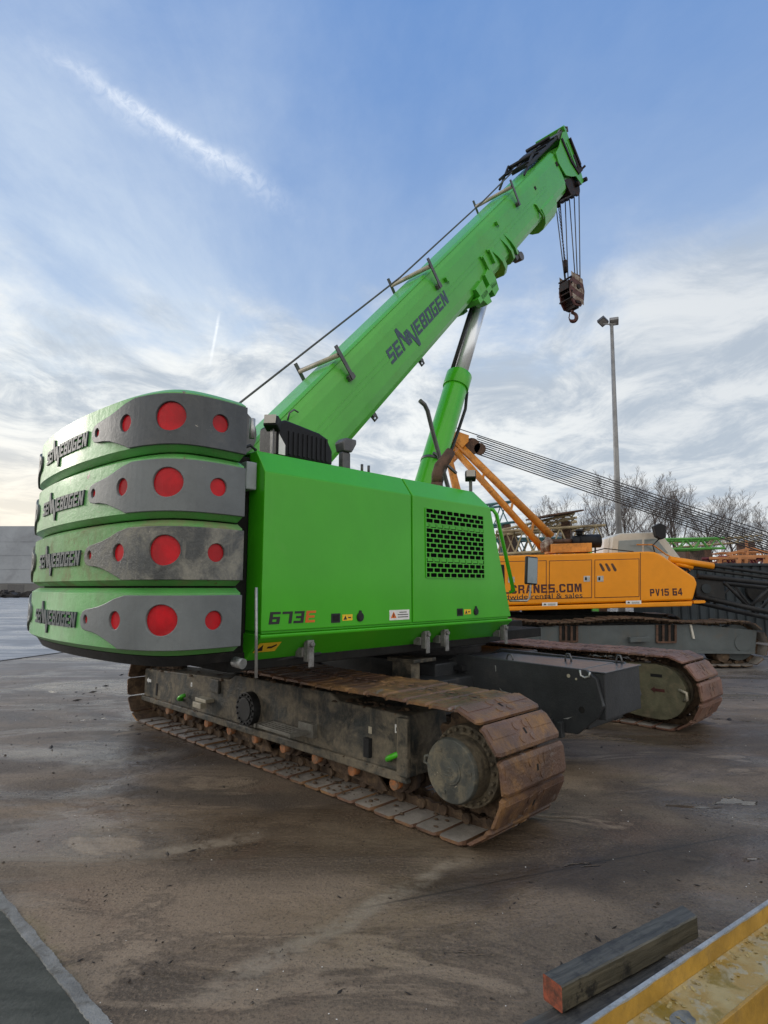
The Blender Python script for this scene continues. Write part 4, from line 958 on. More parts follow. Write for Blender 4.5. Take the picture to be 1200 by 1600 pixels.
def slab(i, z0, green, grey):
    h = 0.412; m = MB(); rings = [(0.0, -0.055), (0.036, 0.0), (h - 0.032, 0.0), (h, -0.05)]
    n = len(CWC); vs = []
    for (z, off) in rings:
        for k in range(n):
            p = CWC[k] + CWN[k] * off; vs.append((p.x, p.y, z0 + z))
    fs = [(r * n + k, r * n + k + 1, (r + 1) * n + k + 1, (r + 1) * n + k) for r in range(3) for k in range(n - 1)]
    m.add(vs, fs, 0, True)
    m.add([vs[k] for k in range(n)], [list(range(n))], 0); m.add([vs[3 * n + k] for k in range(n)], [list(range(n))], 0)
    m.add([vs[0], vs[n - 1], vs[2 * n - 1], vs[3 * n - 1], vs[4 * n - 1], vs[3 * n], vs[2 * n], vs[n]], [list(range(8))], 0)
    body = m.build('counterweight_slab', green, crane)
    bm = bmesh.new(); bm.from_mesh(body.data); bmesh.ops.remove_doubles(bm, verts=bm.verts, dist=1e-5); bm.to_mesh(body.data); bm.free()
    es = body.modifiers.new('split', 'EDGE_SPLIT'); es.split_angle = R(28)
    body['label'] = ['lowest slab with clean light grey wing plates', 'second slab from below with scratched dusty wing plates', 'third slab from below with mid grey wing plates', 'topmost slab with dark chipped wing plates'][i]
    zc = z0 + 0.200
    wrap = lambda c: (lambda p: Vector((p.x, p.y, zc + c.y)))(cw_at(c.x, 0.006 + c.z))
    for mir in (False, True):
        holes = [disc_loop((CWLEN - s * 0.80) if mir else s, z, r) for s, z, r in CIRC]
        me = poly_mesh([plate_outline(mir)] + holes, 0.010, 0.004)
        mesh_obj('wing_plate', me, grey, body, wrap, SL)
        for s, z, r in CIRC:
            s_ = (CWLEN - s * 0.80) if mir else s
            me = poly_mesh([disc_loop(s_, z, r - 0.004)], 0.0015)
            mesh_obj('reflector', me, 'red', body, lambda c: (lambda p: Vector((p.x, p.y, zc + c.y)))(cw_at(c.x, 0.002 + c.z)), SL)
    lp, wd = glyphs('SEuvEBOGEN', 0.106, 1.12, 0.16, 0.85)
    k = 0.98 / wd; s_mid = CWLEN / 2 + 0.07
    # reads left to right from behind: arc length runs from the camera-right side, so mirror the run
    def lw(c):
        p = cw_at(s_mid + 0.49 - c.x * k, 0.004 + c.z); return Vector((p.x, p.y, zc - 0.005 + c.y))
    mesh_obj('lettering', poly_mesh(lp, 0.008), 'letter_dark', body, lw, [j * 0.05 for j in range(1, 40)])
    return body
for i, (z0, gm, pm_) in enumerate(((1.185, 'green_cast', 'grey_plate'), (1.610, 'green_dirty', 'grey_plate_worn'), (2.034, 'green_cast', 'grey_plate'), (2.458, 'green_cast', 'grey_plate_dark'))):
    slab(i, z0, gm, pm_)
m = MB(); n = len(CWC); vs = []
for z, off in ((1.115, -0.10), (1.18, -0.06)):
    for k in range(n): p = CWC[k] + CWN[k] * off; vs.append((p.x, p.y, z))
m.add(vs, [(k, k + 1, n + k + 1, n + k) for k in range(n - 1)] + [list(range(n)), list(range(n, 2 * n))])
m.build('counterweight_tray', 'black', crane)
m = MB(); vs = []
for z in (1.20, 2.80):
    for k in range(n): p = CWC[k] - CWN[k] * 0.09; vs.append((p.x, min(p.y, -3.36), z))
m.add(vs, [(k, k + 1, n + k + 1, n + k) for k in range(n - 1)] + [list(range(n)), list(range(n, 2 * n)), [0, n - 1, 2 * n - 1, n]])
m.build('slab_gap_filler', 'deep', crane)  # black filler added inside the stack so no sky shows between slabs
m = MB()
for z in (1.37, 1.78, 2.19, 2.6): m.box(-1.15, 1.10, -3.352, -3.20, z - 0.10, z + 0.10)
m.box(-1.0, 1.10, -3.30, -3.15, 1.1, 2.55); m.build('counterweight_mount', 'deep', crane, 0.01)
MB().cyl((1.352, -3.30, 2.62), (1.352, -3.30, 2.76), 0.02, 8).build('locking_pin', 'silver', crane)

# --- boom ------------------------------------------------------------------------
ELEV = R(47); BN = -0.10
boom_e = None
def bxf(v):  # (n, u, v) -> crane local
    c, s = math.cos(ELEV), math.sin(ELEV)
    return Vector((v.x + BN, v.y * c - v.z * s, v.y * s + v.z * c))
def bbuild(m, name, mat, parent, bevel=0.0, **k): return m.xf(bxf).build(name, mat, parent, bevel, **k)
def bsec(w, vb, vt, scale=1.0):
    h = vt - vb
    half = [(w * 0.62, vt), (w * 0.80, vt - 0.02), (w * 0.93, vt - 0.085), (w, vt - 0.17), (w, vb + h * 0.40), (w * 0.985, vb + h * 0.26), (w * 0.90, vb + h * 0.13), (w * 0.70, vb + 0.035), (w * 0.42, vb + 0.006)]
    return half + [(-x, v) for x, v in half[::-1]]
m = MB(); sec = bsec(0.265, 3.07, 3.85); m.prism(sec, -0.75, 9.15, 'y')
boom = bbuild(m, 'boom', 'green_boom', crane, 0.02); boom['label'] = 'green telescopic boom raised at a steep angle'
for p_ in boom.data.polygons: p_.use_smooth = False
m = MB(); m.prism(bsec(0.225, 3.13, 3.80), 9.0, 9.75, 'y'); bbuild(m, 'inner_boom_section', 'green_boom', boom, 0.02)
# long weld seams
m = MB()
for v in (3.50, 3.435): m.box(0.263, 0.2685, -0.6, 8.3, v - 0.004, v + 0.004)
m.box(0.215, 0.222, -0.6, 8.3, 3.824, 3.83); bbuild(m, 'weld_seam', 'green_boom', boom)
# lettering on the boom side
lp, wd = glyphs('SEuvEBOGEN', 0.170, 1.16, 0.16, 0.8)
kk = 1.62 / wd
me = poly_mesh(lp, 0.0012)
mesh_obj('lettering', me, 'letter_boom', boom, lambda c: bxf(Vector((0.2675 + c.z, 2.60 + c.x * kk, 3.455 + c.y))))
# rope roller brackets across the top
for uu in (1.80, 4.02, 6.95):
    m = MB(); m.tube([(0.30, uu + 0.12, 3.90), (-0.38, uu + 0.12, 3.90)], 0.028, 12); rb = bbuild(m, 'rope_roller', 'beige', boom)
    m = MB(); m.bar((0.315, uu + 0.10, 3.60), (0.315, uu + 0.14, 4.00), 0.014, 0.05); m.box(0.262, 0.3078, uu + 0.06, uu + 0.16, 3.60, 3.66); bbuild(m, 'roller_bracket', 'greydk', rb, 0.003)
    m = MB(); m.bar((-0.395, uu + 0.10, 3.76), (-0.395, uu + 0.14, 4.00), 0.014, 0.05); bbuild(m, 'roller_bracket', 'greydk', rb, 0.003)
# small hook and eyes
m = MB(); m.tube([(0.27, 0.88, 3.78), (0.30, 0.93, 3.83), (0.30, 1.0, 3.82), (0.29, 1.03, 3.77)], 0.010, 6); bbuild(m, 'small_hook', 'greydk', boom)
for uu in (3.32, 2.08, 1.4):
    m = MB(); m.box(0.05, 0.10, uu - 0.03, uu + 0.03, 3.03, 3.09); m.tube([(0.075, uu - 0.035, 3.06), (0.075, uu - 0.03, 2.99), (0.075, uu + 0.03, 2.99), (0.075, uu + 0.035, 3.06)], 0.014, 8); bbuild(m, 'bottom_eye', 'greydk', boom)
# stiffener bars and small fittings on the side
for uu in (5.42, 5.66):
    m = MB(); m.box(0.262, 0.31, uu - 0.028, uu + 0.028, 3.26, 3.47); m.box(0.262, 0.29, uu - 0.05, uu - 0.03, 3.45, 3.49); bbuild(m, 'stiffener', 'green_boom', boom, 0.005)
for (uu, v_, s_) in ((6.20, 3.66, 0.05), (4.36, 3.62, 0.05), (7.90, 3.60, 0.0), (5.0, 3.16, 0.04)):
    m = MB()
    if s_: m.box(0.262, 0.262 + s_, uu - 0.03, uu + 0.03, v_ - 0.03, v_ + 0.03); m.bar((0.28, uu + 0.02, v_ - 0.07), (0.28, uu + 0.06, v_), 0.012)
    else: m.box(0.262, 0.268, uu - 0.035, uu + 0.035, v_ - 0.03, v_ + 0.03)
    bbuild(m, 'side_fitting', 'green_boom' if s_ else 'deep', boom, 0.003)
# lift cylinder bracket with two deep cheeks
m = MB()
for x0, x1 in ((0.13, 0.30), (-0.30, -0.13)):
    m.prism([(4.86, 3.22), (4.90, 3.04), (4.96, 2.92), (5.10, 2.90), (5.13, 3.24)], x0, x1, 'x')
    m.prism([(5.24, 3.26), (5.24, 2.92), (5.42, 2.94), (5.48, 3.10), (5.46, 3.30)], x0, x1, 'x')
m.box(-0.30, 0.30, 4.80, 5.45, 3.02, 3.10); bbuild(m, 'cylinder_bracket', 'green_boom', boom, 0.006)
# crescent reinforcement collars
def crescent(u0, depth, w, len_):
    m = MB(); pts = [(0.268, 3.46), (0.29, 3.30), (0.285, 3.18), (0.24, 3.05), (0.14, 3.05 - depth), (-0.14, 3.05 - depth), (-0.24, 3.05), (-0.285, 3.18), (-0.29, 3.30), (-0.268, 3.46), (-0.23, 3.2), (0, 3.12), (0.23, 3.2)]
    m.prism(pts, u0, u0 + w, 'y'); m.xf(lambda v: Vector((v.x, v.y + (3.46 - v.z) * len_, v.z))); return bbuild(m, 'boom_collar', 'green_boom', boom, 0.004)
crescent(5.72, 0.10, 0.10, 0.55); crescent(6.12, 0.06, 0.07, 0.45); crescent(6.28, 0.03, 0.06, 0.45)
m = MB(); m.cyl((0.10, 6.58, 2.98), (0.24, 6.58, 2.98), 0.07, 14); m.box(0.05, 0.22, 6.42, 6.6, 2.98, 3.08); bbuild(m, 'pivot_boss', 'greydk', boom, 0.004)
# big belly collar near the head
m = MB(); bel = []
for i in range(9):
    a = math.pi * i / 8; bel.append((0.28 * math.cos(a), 3.26 - 0.36 * math.sin(a)))
m.prism(bel + [(-0.26, 3.30), (0.26, 3.30)], 7.78, 8.42, 'y')
m.prism([(0.262, 3.44), (0.30, 3.40), (0.30, 3.16), (0.262, 3.12)], 7.66, 7.69, 'y')
m.xf(lambda v: Vector((v.x, v.y + (3.30 - v.z) * 0.35, v.z))); bbuild(m, 'boom_collar', 'green_boom', boom, 0.01)
# boom head
m = MB()
for x0 in (0.268, -0.293):
    m.prism([(9.10, 3.62), (9.20, 3.36), (9.42, 3.26), (9.62, 3.20), (9.72, 3.00), (9.86, 3.02), (9.93, 3.25), (9.96, 3.60), (9.94, 3.93), (9.80, 3.96), (9.40, 3.82), (9.15, 3.78)], x0, x0 + 0.025, 'x')
hd = bbuild(m, 'boom_head', 'green_boom', boom, 0.004)
m = MB(); m.prism(bsec(0.305, 3.06, 3.93), 9.74, 9.79, 'y'); m.box(-0.29, 0.29, 9.9, 9.96, 3.86, 4.04); bbuild(m, 'head_flange', 'green_boom', hd, 0.005)
m = MB(); m.prism([(9.56, 3.90), (9.62, 3.90), (9.66, 3.5), (9.80, 3.22), (9.74, 3.18), (9.60, 3.46)], 0.293, 0.315, 'x'); m.prism([(9.90, 3.80), (9.95, 3.80), (9.97, 3.3), (9.90, 3.26)], 0.293, 0.33, 'x'); bbuild(m, 'head_edge_strip', 'hookdark', hd, 0.003)
m = MB()
for x in (-0.20, -0.10, 0.0, 0.10, 0.20):
    m.cyl((x - 0.022, 9.62, 3.06), (x + 0.022, 9.62, 3.06), 0.18, 24); m.cyl((x - 0.012, 9.62, 3.06), (x + 0.012, 9.62, 3.06), 0.195, 24)
bbuild(m, 'head_sheave', 'hookdark', hd)
m = MB(); m.prism([(9.12, 3.32), (9.18, 3.02), (9.42, 2.95), (9.44, 3.24)], -0.26, 0.26, 'x'); m.cyl((-0.3, 9.62, 3.06), (0.3, 9.62, 3.06), 0.045, 12); m.cyl((-0.34, 9.93, 3.02), (0.34, 9.93, 3.02), 0.04, 12)
m.cyl((0.26, 9.97, 3.20), (0.34, 10.07, 3.22), 0.022, 8); m.box(0.292, 0.31, 9.80, 9.99, 3.18, 3.52); bbuild(m, 'sheave_guard', 'hookdark', hd, 0.004)
m = MB(); m.box(0.262, 0.272, 9.02, 9.12, 3.58, 3.66); bbuild(m, 'side_slot', 'deep', hd, 0.002)
m = MB(); m.tube([(0.20, 9.80, 3.98), (0.20, 9.85, 4.0), (0.24, 9.98, 4.02), (0.28, 10.06, 3.97), (0.27, 10.03, 3.90)], 0.022, 8); m.box(-0.2, 0.25, 9.6, 9.9, 3.90, 3.99); bbuild(m, 'head_fitting', 'greydk', hd, 0.004)
# folded tool rack on top of the head
m = MB(); m.box(-0.20, 0.18, 8.3, 9.5, 3.90, 3.955); m.box(-0.26, -0.22, 7.9, 9.7, 3.97, 4.01); m.box(0.20, 0.24, 8.0, 9.75, 3.93, 3.97)
for uu in (8.1, 8.6, 9.0, 9.45): m.box(-0.26, 0.24, uu, uu + 0.04, 3.965, 4.00)
m.bar((0.22, 7.8, 3.87), (0.22, 8.4, 4.03), 0.03); m.bar((-0.24, 7.75, 3.87), (-0.24, 8.4, 4.06), 0.03); m.box(-0.1, 0.12, 8.55, 8.8, 3.97, 4.05); m.cyl((-0.25, 8.4, 4.03), (0.23, 8.4, 4.03), 0.03, 8); m.cyl((-0.25, 9.3, 4.04), (0.23, 9.3, 4.04), 0.03, 8)
bbuild(m, 'rope_guard_rack', 'black', boom, 0.004)
# hoist rope along the top
m = MB(); m.tube([(-0.15, 0.0, 4.17), (-0.15, 0.86, 4.13), (-0.15, 4.08, 3.955), (-0.12, 6.9, 3.945), (-0.05, 9.2, 4.0), (-0.02, 9.7, 3.98)], 0.012, 6); bbuild(m, 'hoist_rope', 'rope', crane)
# boom foot supports and winch (behind the housing)
m = MB(); m.box(-0.42, -0.36, -2.95, -1.4, 1.3, 2.75); m.box(0.16, 0.22, -2.95, -1.4, 1.3, 2.75); m.build('boom_foot_bracket', 'green', crane, 0.01)
m = MB(); m.cyl((-0.38, -2.75, 3.0), (0.2, -2.75, 3.0), 0.22, 24); m.build('winch', 'greydk', crane)

# --- lift cylinder ----------------------------------------------------------------
A = Vector((BN, -0.46, 1.35)); T = Vector((BN, 1.60, 6.08)); dc = (T - A).normalized(); jn = A + dc * ((4.55 - 1.35) / dc.z)
m = MB(); m.cyl(A, jn, 0.165, 36); m.cyl(jn - dc * 0.22, jn + dc * 0.02, 0.182, 36); m.cyl(jn + dc * 0.02, jn + dc * 0.05, 0.15, 36)
cylb = m.build('lift_cylinder', 'green', crane, 0.01)
MB().cyl(jn, T, 0.105, 40).build('piston_rod', 'chrome', cylb)
m = MB(); sd_ = Vector((1, 0, 0)); bk = dc.cross(sd_).normalized()
m.tube([jn + sd_ * -0.02 - bk * 0.145, T + sd_ * -0.02 - bk * 0.13 - dc * 0.3], 0.028, 10); m.build('guide_rod', 'black', cylb)
m = MB(); o_ = bk if bk.y > 0 else -bk
m.tube([jn + o_ * 0.19 - dc * 0.15 + sd_ * 0.05, jn + o_ * 0.25 - dc * 0.4 + sd_ * 0.05, jn + o_ * 0.22 - dc * 0.8 + sd_ * 0.06, jn + o_ * 0.14 - dc * 1.15 + sd_ * 0.12, jn + o_ * 0.10 - dc * 1.6 + sd_ * 0.14, jn + o_ * 0.12 - dc * 2.2 + sd_ * 0.14], 0.022, 8)
m.build('hydraulic_hose', 'black', cylb)
m = MB(); q_ = jn - dc * 1.45; m.cyl(q_ - dc * 0.02, q_ + dc * 0.02, 0.172, 30); m.bar(q_ + sd_ * 0.16 - o_ * 0.2, q_ + sd_ * 0.16 + o_ * 0.3, 0.03); m.build('hose_clamp', 'greydk', cylb)
# operator cab on the far side of the boom
m = MB(); m.prism([(0.25, 1.18), (1.75, 1.18), (1.85, 1.6), (1.45, 2.72), (0.25, 2.72)], -1.38, -0.56, 'x'); cab = m.build('cab', 'green', crane, 0.05, 3)
m = MB(); m.prism([(0.4, 1.75), (1.70, 1.75), (1.40, 2.58), (0.4, 2.58)], -1.386, -1.38, 'x'); m.prism([(0.4, 1.75), (1.70, 1.75), (1.40, 2.58), (0.4, 2.58)], -0.56, -0.554, 'x'); m.build('window', 'glass', cab)

# --- hoist falls, chain, hook block -----------------------------------------------
sheave_w = bxf(Vector((0, 9.62, 3.05)))
BLK = Vector((BN, sheave_w.y + 0.10, 7.40))
m = MB()
for (x0, x1, y0) in ((-0.20, -0.11, -0.02), (-0.10, -0.10, -0.02), (0.0, -0.06, 0.0), (0.0, 0.02, 0.17), (0.10, 0.06, 0.17), (0.20, 0.11, 0.17)):
    m.tube([(BN + x0, sheave_w.y + y0, sheave_w.z - 0.02), (BN + x1, BLK.y + y0 * 0.8, BLK.z - 0.1)], 0.010, 6)
m.build('hoist_falls', 'rope', crane)
m = MB(); c0 = Vector((BN, 4.06, 8.66)); c1 = Vector((BN, 4.22, 7.66)); n = 30
for i in range(n):
    a = c0.lerp(c1, i / n); b = c0.lerp(c1, (i + 0.85) / n); o_ = Vector((0.012, 0, 0)) if i % 2 else Vector((0, 0.012, 0))
    m.tube([a, a.lerp(b, .25) + o_, a.lerp(b, .75) + o_, b, a.lerp(b, .75) - o_, a.lerp(b, .25) - o_, a], 0.0055, 5, cap=False)
m.cyl(c0 + Vector((0, 0, 0.28)), c0 + Vector((0, 0, 0.0)), 0.035, 10); m.cyl(c1 + Vector((0, 0, 0.0)), c1 + Vector((0, 0, -0.24)), 0.034, 10)
m.build('limit_switch_chain', 'hookdark', crane)
hw = crane_mat = Matrix.Translation(C0) @ Matrix.Rotation(R(-45), 4, 'Z')
hb = root('hook_block', hw @ Vector((BLK.x, BLK.y, BLK.z - 0.66)), R(-45 - 14), 'rusty hook block with red and white striped cheek plates hanging below the boom tip', 'hook block')
hb.scale = (0.84, 0.84, 0.84)
def cheek(x0, x1, mi):
    pts = [(-0.05, 0.80), (0.08, 0.80), (0.20, 0.62), (0.235, 0.45), (0.20, 0.22), (0.10, 0.06), (-0.10, 0.04), (-0.20, 0.18), (-0.235, 0.42), (-0.20, 0.64)]
    return pts
for k, (x0, x1) in enumerate(((0.135, 0.165), (-0.165, -0.135))):
    m = MB(); m.prism(cheek(0, 0, 0), x0, x1, 'x'); ck = m.build('cheek_plate', 'hookred', hb, 0.006)
    xs = x1 if k == 0 else x0
    st = MB()
    for j, (a, b) in enumerate(((0.10, 0.22), (0.36, 0.48), (0.60, 0.72))):
        st.add([(xs + (0.003 if k == 0 else -0.003), y_, z_) for y_, z_ in ((-0.185, a + 0.10), (-0.185, b + 0.10), (0.185, b), (0.185, a))], [(0, 1, 2, 3)])
    st.build('white_stripe', 'hookwhite', ck)
    MB().cyl((xs, 0.02, 0.50), (xs + (0.03 if k == 0 else -0.03), 0.02, 0.50), 0.055, 16).build('axle_cap', 'hookdark', ck)
m = MB()
for x in (-0.09, -0.03, 0.03, 0.09): m.cyl((x - 0.02, 0, 0.52), (x + 0.02, 0, 0.52), 0.205, 24)
m.box(-0.135, 0.135, -0.06, 0.06, 0.02, 0.30); m.box(-0.13, 0.13, -0.25, -0.21, 0.42, 0.60); m.box(-0.19, 0.19, -0.08, 0.08, 0.10, 0.16)
for z_ in (0.2, 0.35, 0.55, 0.68): m.cyl((-0.185, -0.19, z_), (0.185, -0.19, z_), 0.022, 10)
m.build('sheave_block', 'hookdark', hb, 0.004)
m = MB(); m.cyl((0, 0, 0.06), (0, 0, -0.06), 0.035, 14)
pts = []; rs = []
for i in range(15):
    a = R(100) - R(275) * i / 14; rr_ = 0.085; pts.append((0.0, 0.085 * math.cos(a) * 1.0 + 0.0, -0.15 + rr_ * math.sin(a) * 1.15)); rs.append(0.030 + 0.014 * math.sin(math.pi * i / 14) if i < 12 else 0.03 - 0.008 * (i - 11))
m.tube(pts, rs, 10); m.bar((0, -0.06, -0.06), (0, -0.085, -0.17), 0.02, 0.02); hk = m.build('hook', 'hookred', hb)
hk.rotation_euler = (0, 0, R(-30))

# ------------------------------------------------------------------ YELLOW CRANE
YO = Vector((4.7, 14.2, 0))
yc_ = root('lattice_boom_crane', YO, 0, 'amber yellow lattice boom crawler crane parked behind the green one with its boom lowered', 'crane')
def Y(px, py, d): return at(px, py, d) - YO
def ypoly(pts, y0, y1, mi=0, m=None):
    """polygon traced on the plane y=y0, extruded straight back to y1"""
    m = m or MB(); q = [Y(px, py, y0) for px, py in pts]
    m.prism([(v.x, v.z) for v in q], y0 - YO.y, y1 - YO.y, 'y', mi); return m
YF = 12.7
body = ypoly([(668, 872), (794, 868), (1014, 861.5), (1024, 862.5), (1033, 866.5), (1086, 902), (1090, 912), (1083, 938), (668, 950)], YF, YF + 2.7).build('upper_body', 'yellow', yc_, 0.045, 4)
ypoly([(668, 951.5), (1083, 939.5), (1081, 947), (668, 958)], YF - 0.01, YF + 2.7).build('body_sill', 'yellow', body, 0.02)
ypoly([(1084, 938.5), (1101, 938), (1103, 940.5), (1101, 942.5), (1084, 943)], YF + 0.05, YF + 0.35).build('step_plate', 'yellow', body, 0.004)
def yplate(pts, off, mat, name, par, th=0.004, bevel=0.0):
    return ypoly(pts, YF - off - th, YF - off).build(name, mat, par, bevel)
for (x0, x1, y0, y1) in ((700, 770, 880, 938), (775, 853, 878.5, 937), (859, 924, 877, 935), (930, 998, 875.5, 933.5)):
    s_ = -0.026
    rect = lambda e: [(x0 - e, y0 - e), (x1 + e, y0 - e + s_ * (x1 - x0)), (x1 + e, y1 + e + s_ * (x1 - x0) * 1.0), (x0 - e, y1 + e)]
    yplate(rect(1.0), 0.0, 'letter_brown', 'door_gap', body, 0.0015)
    dr = yplate(rect(0), 0.0015, 'yellow', 'side_door', body, 0.010, 0.003)
yplate([(1000.2, 863.5), (1001.2, 863.5), (1001.2, 940), (1000.2, 940)], 0.0, 'letter_brown', 'panel_seam', body, 0.002)
for (x, y) in ((917, 904.5), (938, 904.5), (799, 906)):
    yplate([(x - 5, y - 4.5), (x + 5, y - 4.8), (x + 5, y + 4.2), (x - 5, y + 4.5)], 0.0115, 'silver', 'door_latch', body, 0.006, 0.002)
    yplate([(x - 3, y - 2.5), (x + 0, y - 2.5), (x + 0, y + 2.2), (x - 3, y + 2.2)], 0.0175, 'deep', 'latch_slot', body, 0.001)
for i in range(3):
    x = 939.5 + i * 9.2; pts = []
    yplate([(x - 3.5, 881.5), (x - 2, 880), (x, 880.5), (x + 5.5, 889.5), (x + 5.5, 892), (x + 3.5, 893), (x + 1.5, 892)], 0.0115, 'brown', 'vent_slot', body, 0.002)
def yglyph(txt, px0, py0, px1, hpx, mat, off):
    p0 = Y(px0, py0, YF); p1 = Y(px1, py0 - 0.026 * (px1 - px0), YF); w = p1.x - p0.x; hh = hpx / 920 * YF
    lp, wd = glyphs(txt, hh, 0.8, 0.0, 0.75); k = w / wd; sl = (p1.z - p0.z) / w
    return mesh_obj('lettering', poly_mesh(lp, 0.001), mat, body, lambda c: Vector((p0.x + c.x * k, YF - off - YO.y - c.z, p0.z + hh / 2 + c.y + sl * c.x * k)))
def ytext(txt, px0, py0, px1, hpx, mat, bold, off=0.0125):
    me = text_mesh(txt, 1.0, 0.001, bold)
    xs = [v.co.x for v in me.vertices]; ys = [v.co.y for v in me.vertices if True]
    p0 = Y(px0, py0, YF); p1 = Y(px1, py0 - 0.026 * (px1 - px0), YF); w = (p1.x - p0.x); hh = hpx / 920 * YF
    kx = w / (max(xs) - min(xs)); ky = hh / 0.72; mnx = min(xs); sl = (p1.z - p0.z) / w
    return mesh_obj('lettering', me, mat, body, lambda c: Vector((p0.x + (c.x - mnx) * kx, YF - off - YO.y - c.z, p0.z + c.y * ky + sl * (c.x - mnx) * kx)))
yglyph('LCRANES.COM', 786, 928, 911, 13.0, 'letter_brown', 0.0135)
ytext('worldwide rental & sales', 760, 937.5, 910, 7.8, 'letter_black', 0.006)
yglyph('PV15 64', 1016, 931.5, 1068, 11.0, 'letter_brown', 0.002)
for x in (847, 978):
    yplate([(x, 941.5 - (x - 847) * 0.022), (x + 24, 941 - (x - 847) * 0.022), (x + 24, 946.6 - (x - 847) * 0.022), (x, 947 - (x - 847) * 0.022)], 0.011, 'white', 'warning_sticker', body, 0.002)
    yplate([(x + 2, 945.5 - (x - 847) * 0.022), (x + 7, 945.5 - (x - 847) * 0.022), (x + 4.5, 942.5 - (x - 847) * 0.022)], 0.0135, 'letter_black', 'warning_sign', body, 0.001)
    for j in range(2): yplate([(x + 9, 943.5 + j * 1.6 - (x - 847) * 0.022), (x + 21, 943.3 + j * 1.6 - (x - 847) * 0.022), (x + 21, 944.0 + j * 1.6 - (x - 847) * 0.022), (x + 9, 944.2 + j * 1.6 - (x - 847) * 0.022)], 0.0135, 'letter_black', 'small_print', body, 0.001)
# cab, white, behind the hood
cb = ypoly([(955, 866), (958, 838), (970, 833), (1024, 831), (1034, 834), (1064, 872), (1060, 880), (955, 880)], 14.0, 15.0).build('cab', 'cabwhite', yc_, 0.03, 3)
ypoly([(966, 864), (967, 845), (1003, 843), (1003, 863)], 13.985, 14.0).build('window', 'cabglass', cb)
ypoly([(1007, 863), (1007, 843), (1026, 842), (1044, 864)], 13.985, 14.0).build('window', 'cabglass', cb)
ypoly([(942, 866), (944, 842), (954, 838), (954, 866)], 14.2, 15.0).build('cab_rear_box', 'white', yc_, 0.03)
ypoly([(1022, 822), (1032, 817), (1041, 822), (1041, 840), (1034, 843), (1026, 838)], 13.6, 13.75).build('work_lamp', 'plastic', yc_, 0.01)
m = MB(); m.tube([Y(1030, 842, 13.7), Y(1020, 852, 13.7), Y(1024, 866, 13.7), Y(1050, 880, 13.7), Y(1078, 893, 13.6)], 0.015, 6); m.build('cable', 'black', yc_)
m = MB(); m.tube([Y(995, 851, 13.8), Y(1020, 851, 13.8), Y(1040, 866, 13.8), Y(1077, 884, 13.8), Y(1078, 892, 13.8), Y(1072, 893, 13.8)], 0.018, 6); m.build('handrail', 'yellow_old', yc_)
# muffler, intake, engine box
m = MB(); m.cyl(Y(905, 846, 13.4), Y(937, 845, 13.4), 0.155, 20); m.cyl(Y(893, 845.5, 13.4), Y(905, 846, 13.4), 0.11, 16, 0, 0.15); m.cyl(Y(905, 836, 13.4), Y(905, 830, 13.4), 0.075, 14); m.cyl(Y(905, 831, 13.4), Y(905, 827, 13.4), 0.15, 18, 0, 0.05)
m.bar(Y(909, 855, 13.4), Y(909, 864, 13.4), 0.03); m.bar(Y(930, 855, 13.4), Y(930, 864, 13.4), 0.03); m.build('muffler', 'plastic', yc_)
m = MB(); m.cyl(Y(856, 846, 13.4), Y(897, 845.5, 13.4), 0.055, 12); m.build('exhaust_pipe', 'brown', yc_)
m = MB(); m.tube([Y(852, 862, 13.2), Y(851, 852, 13.2), Y(858, 845, 13.3)], 0.10, 12); m.build('air_intake', 'hookwhite', yc_)
ypoly([(862, 864), (862, 850), (925, 848), (925, 862)], 13.0, 13.6).build('winch_box', 'yellow_old', yc_, 0.01)
m = MB(); m.tube([Y(925, 862, 13.1), Y(945, 857, 13.1), Y(990, 862, 13.1)], 0.012, 6); m.build('hydraulic_hose', 'deep', yc_)
# gantry mast
m = MB(); G = 13.6
m.tube([Y(712, 690, G), Y(862, 838, G)], 0.090, 16); m.tube([Y(713, 706, G), Y(851, 860, G)], 0.078, 16)
for (a, b, c_, d_) in ((757, 741, 753, 755), (803, 785, 797, 800), (835, 817, 829, 838)): m.bar(Y(a, b - 8, G), Y(c_, d_ + 3, G), 0.05)
g1 = m.build('gantry_mast', 'yellow_old', yc_)
m = MB(); m.tube([Y(708, 685, G), Y(703, 722, G), Y(716, 775, G), Y(745, 868, G)], [0.07, 0.085, 0.1, 0.1], 12); m.build('gantry_strut', 'yellow_old', yc_)
hd_ = ypoly([(707, 682), (713, 673), (733, 680), (732, 690), (722, 700)], G - 0.15, G + 1.5).build('gantry_head', 'yellow_old', yc_, 0.01)
for i in range(6):
    sh = MB(); yy = G - 0.05 + i * 0.26; c_ = Y(737, 697, yy); sh.cyl(c_, c_ + Vector((0, 0.06, 0)), 0.20, 20); c_ = Y(750, 701, yy); sh.cyl(c_, c_ + Vector((0, 0.06, 0)), 0.14, 16)
    sh.build('gantry_sheave', 'brown', hd_)
rr = random.Random(2)
m = MB()
for i in range(9):
    f = i / 8; sy = 682 + f * 27; ey = 838 + f * 28; yy = G + (i % 2) * 0.2
    a = Y(745, sy, yy); b = Y(1200, ey, yy + 0.1); m.tube([a, b, a + (b - a) * 1.9], 0.011 if i % 2 else 0.015, 5)
m.tube([Y(708, 667, G), Y(1200, 832, G), Y(708, 667, G) + (Y(1200, 832, G) - Y(708, 667, G)) * 1.9], 0.012, 5)
m.build('hoist_ropes', 'rope_dark', yc_)
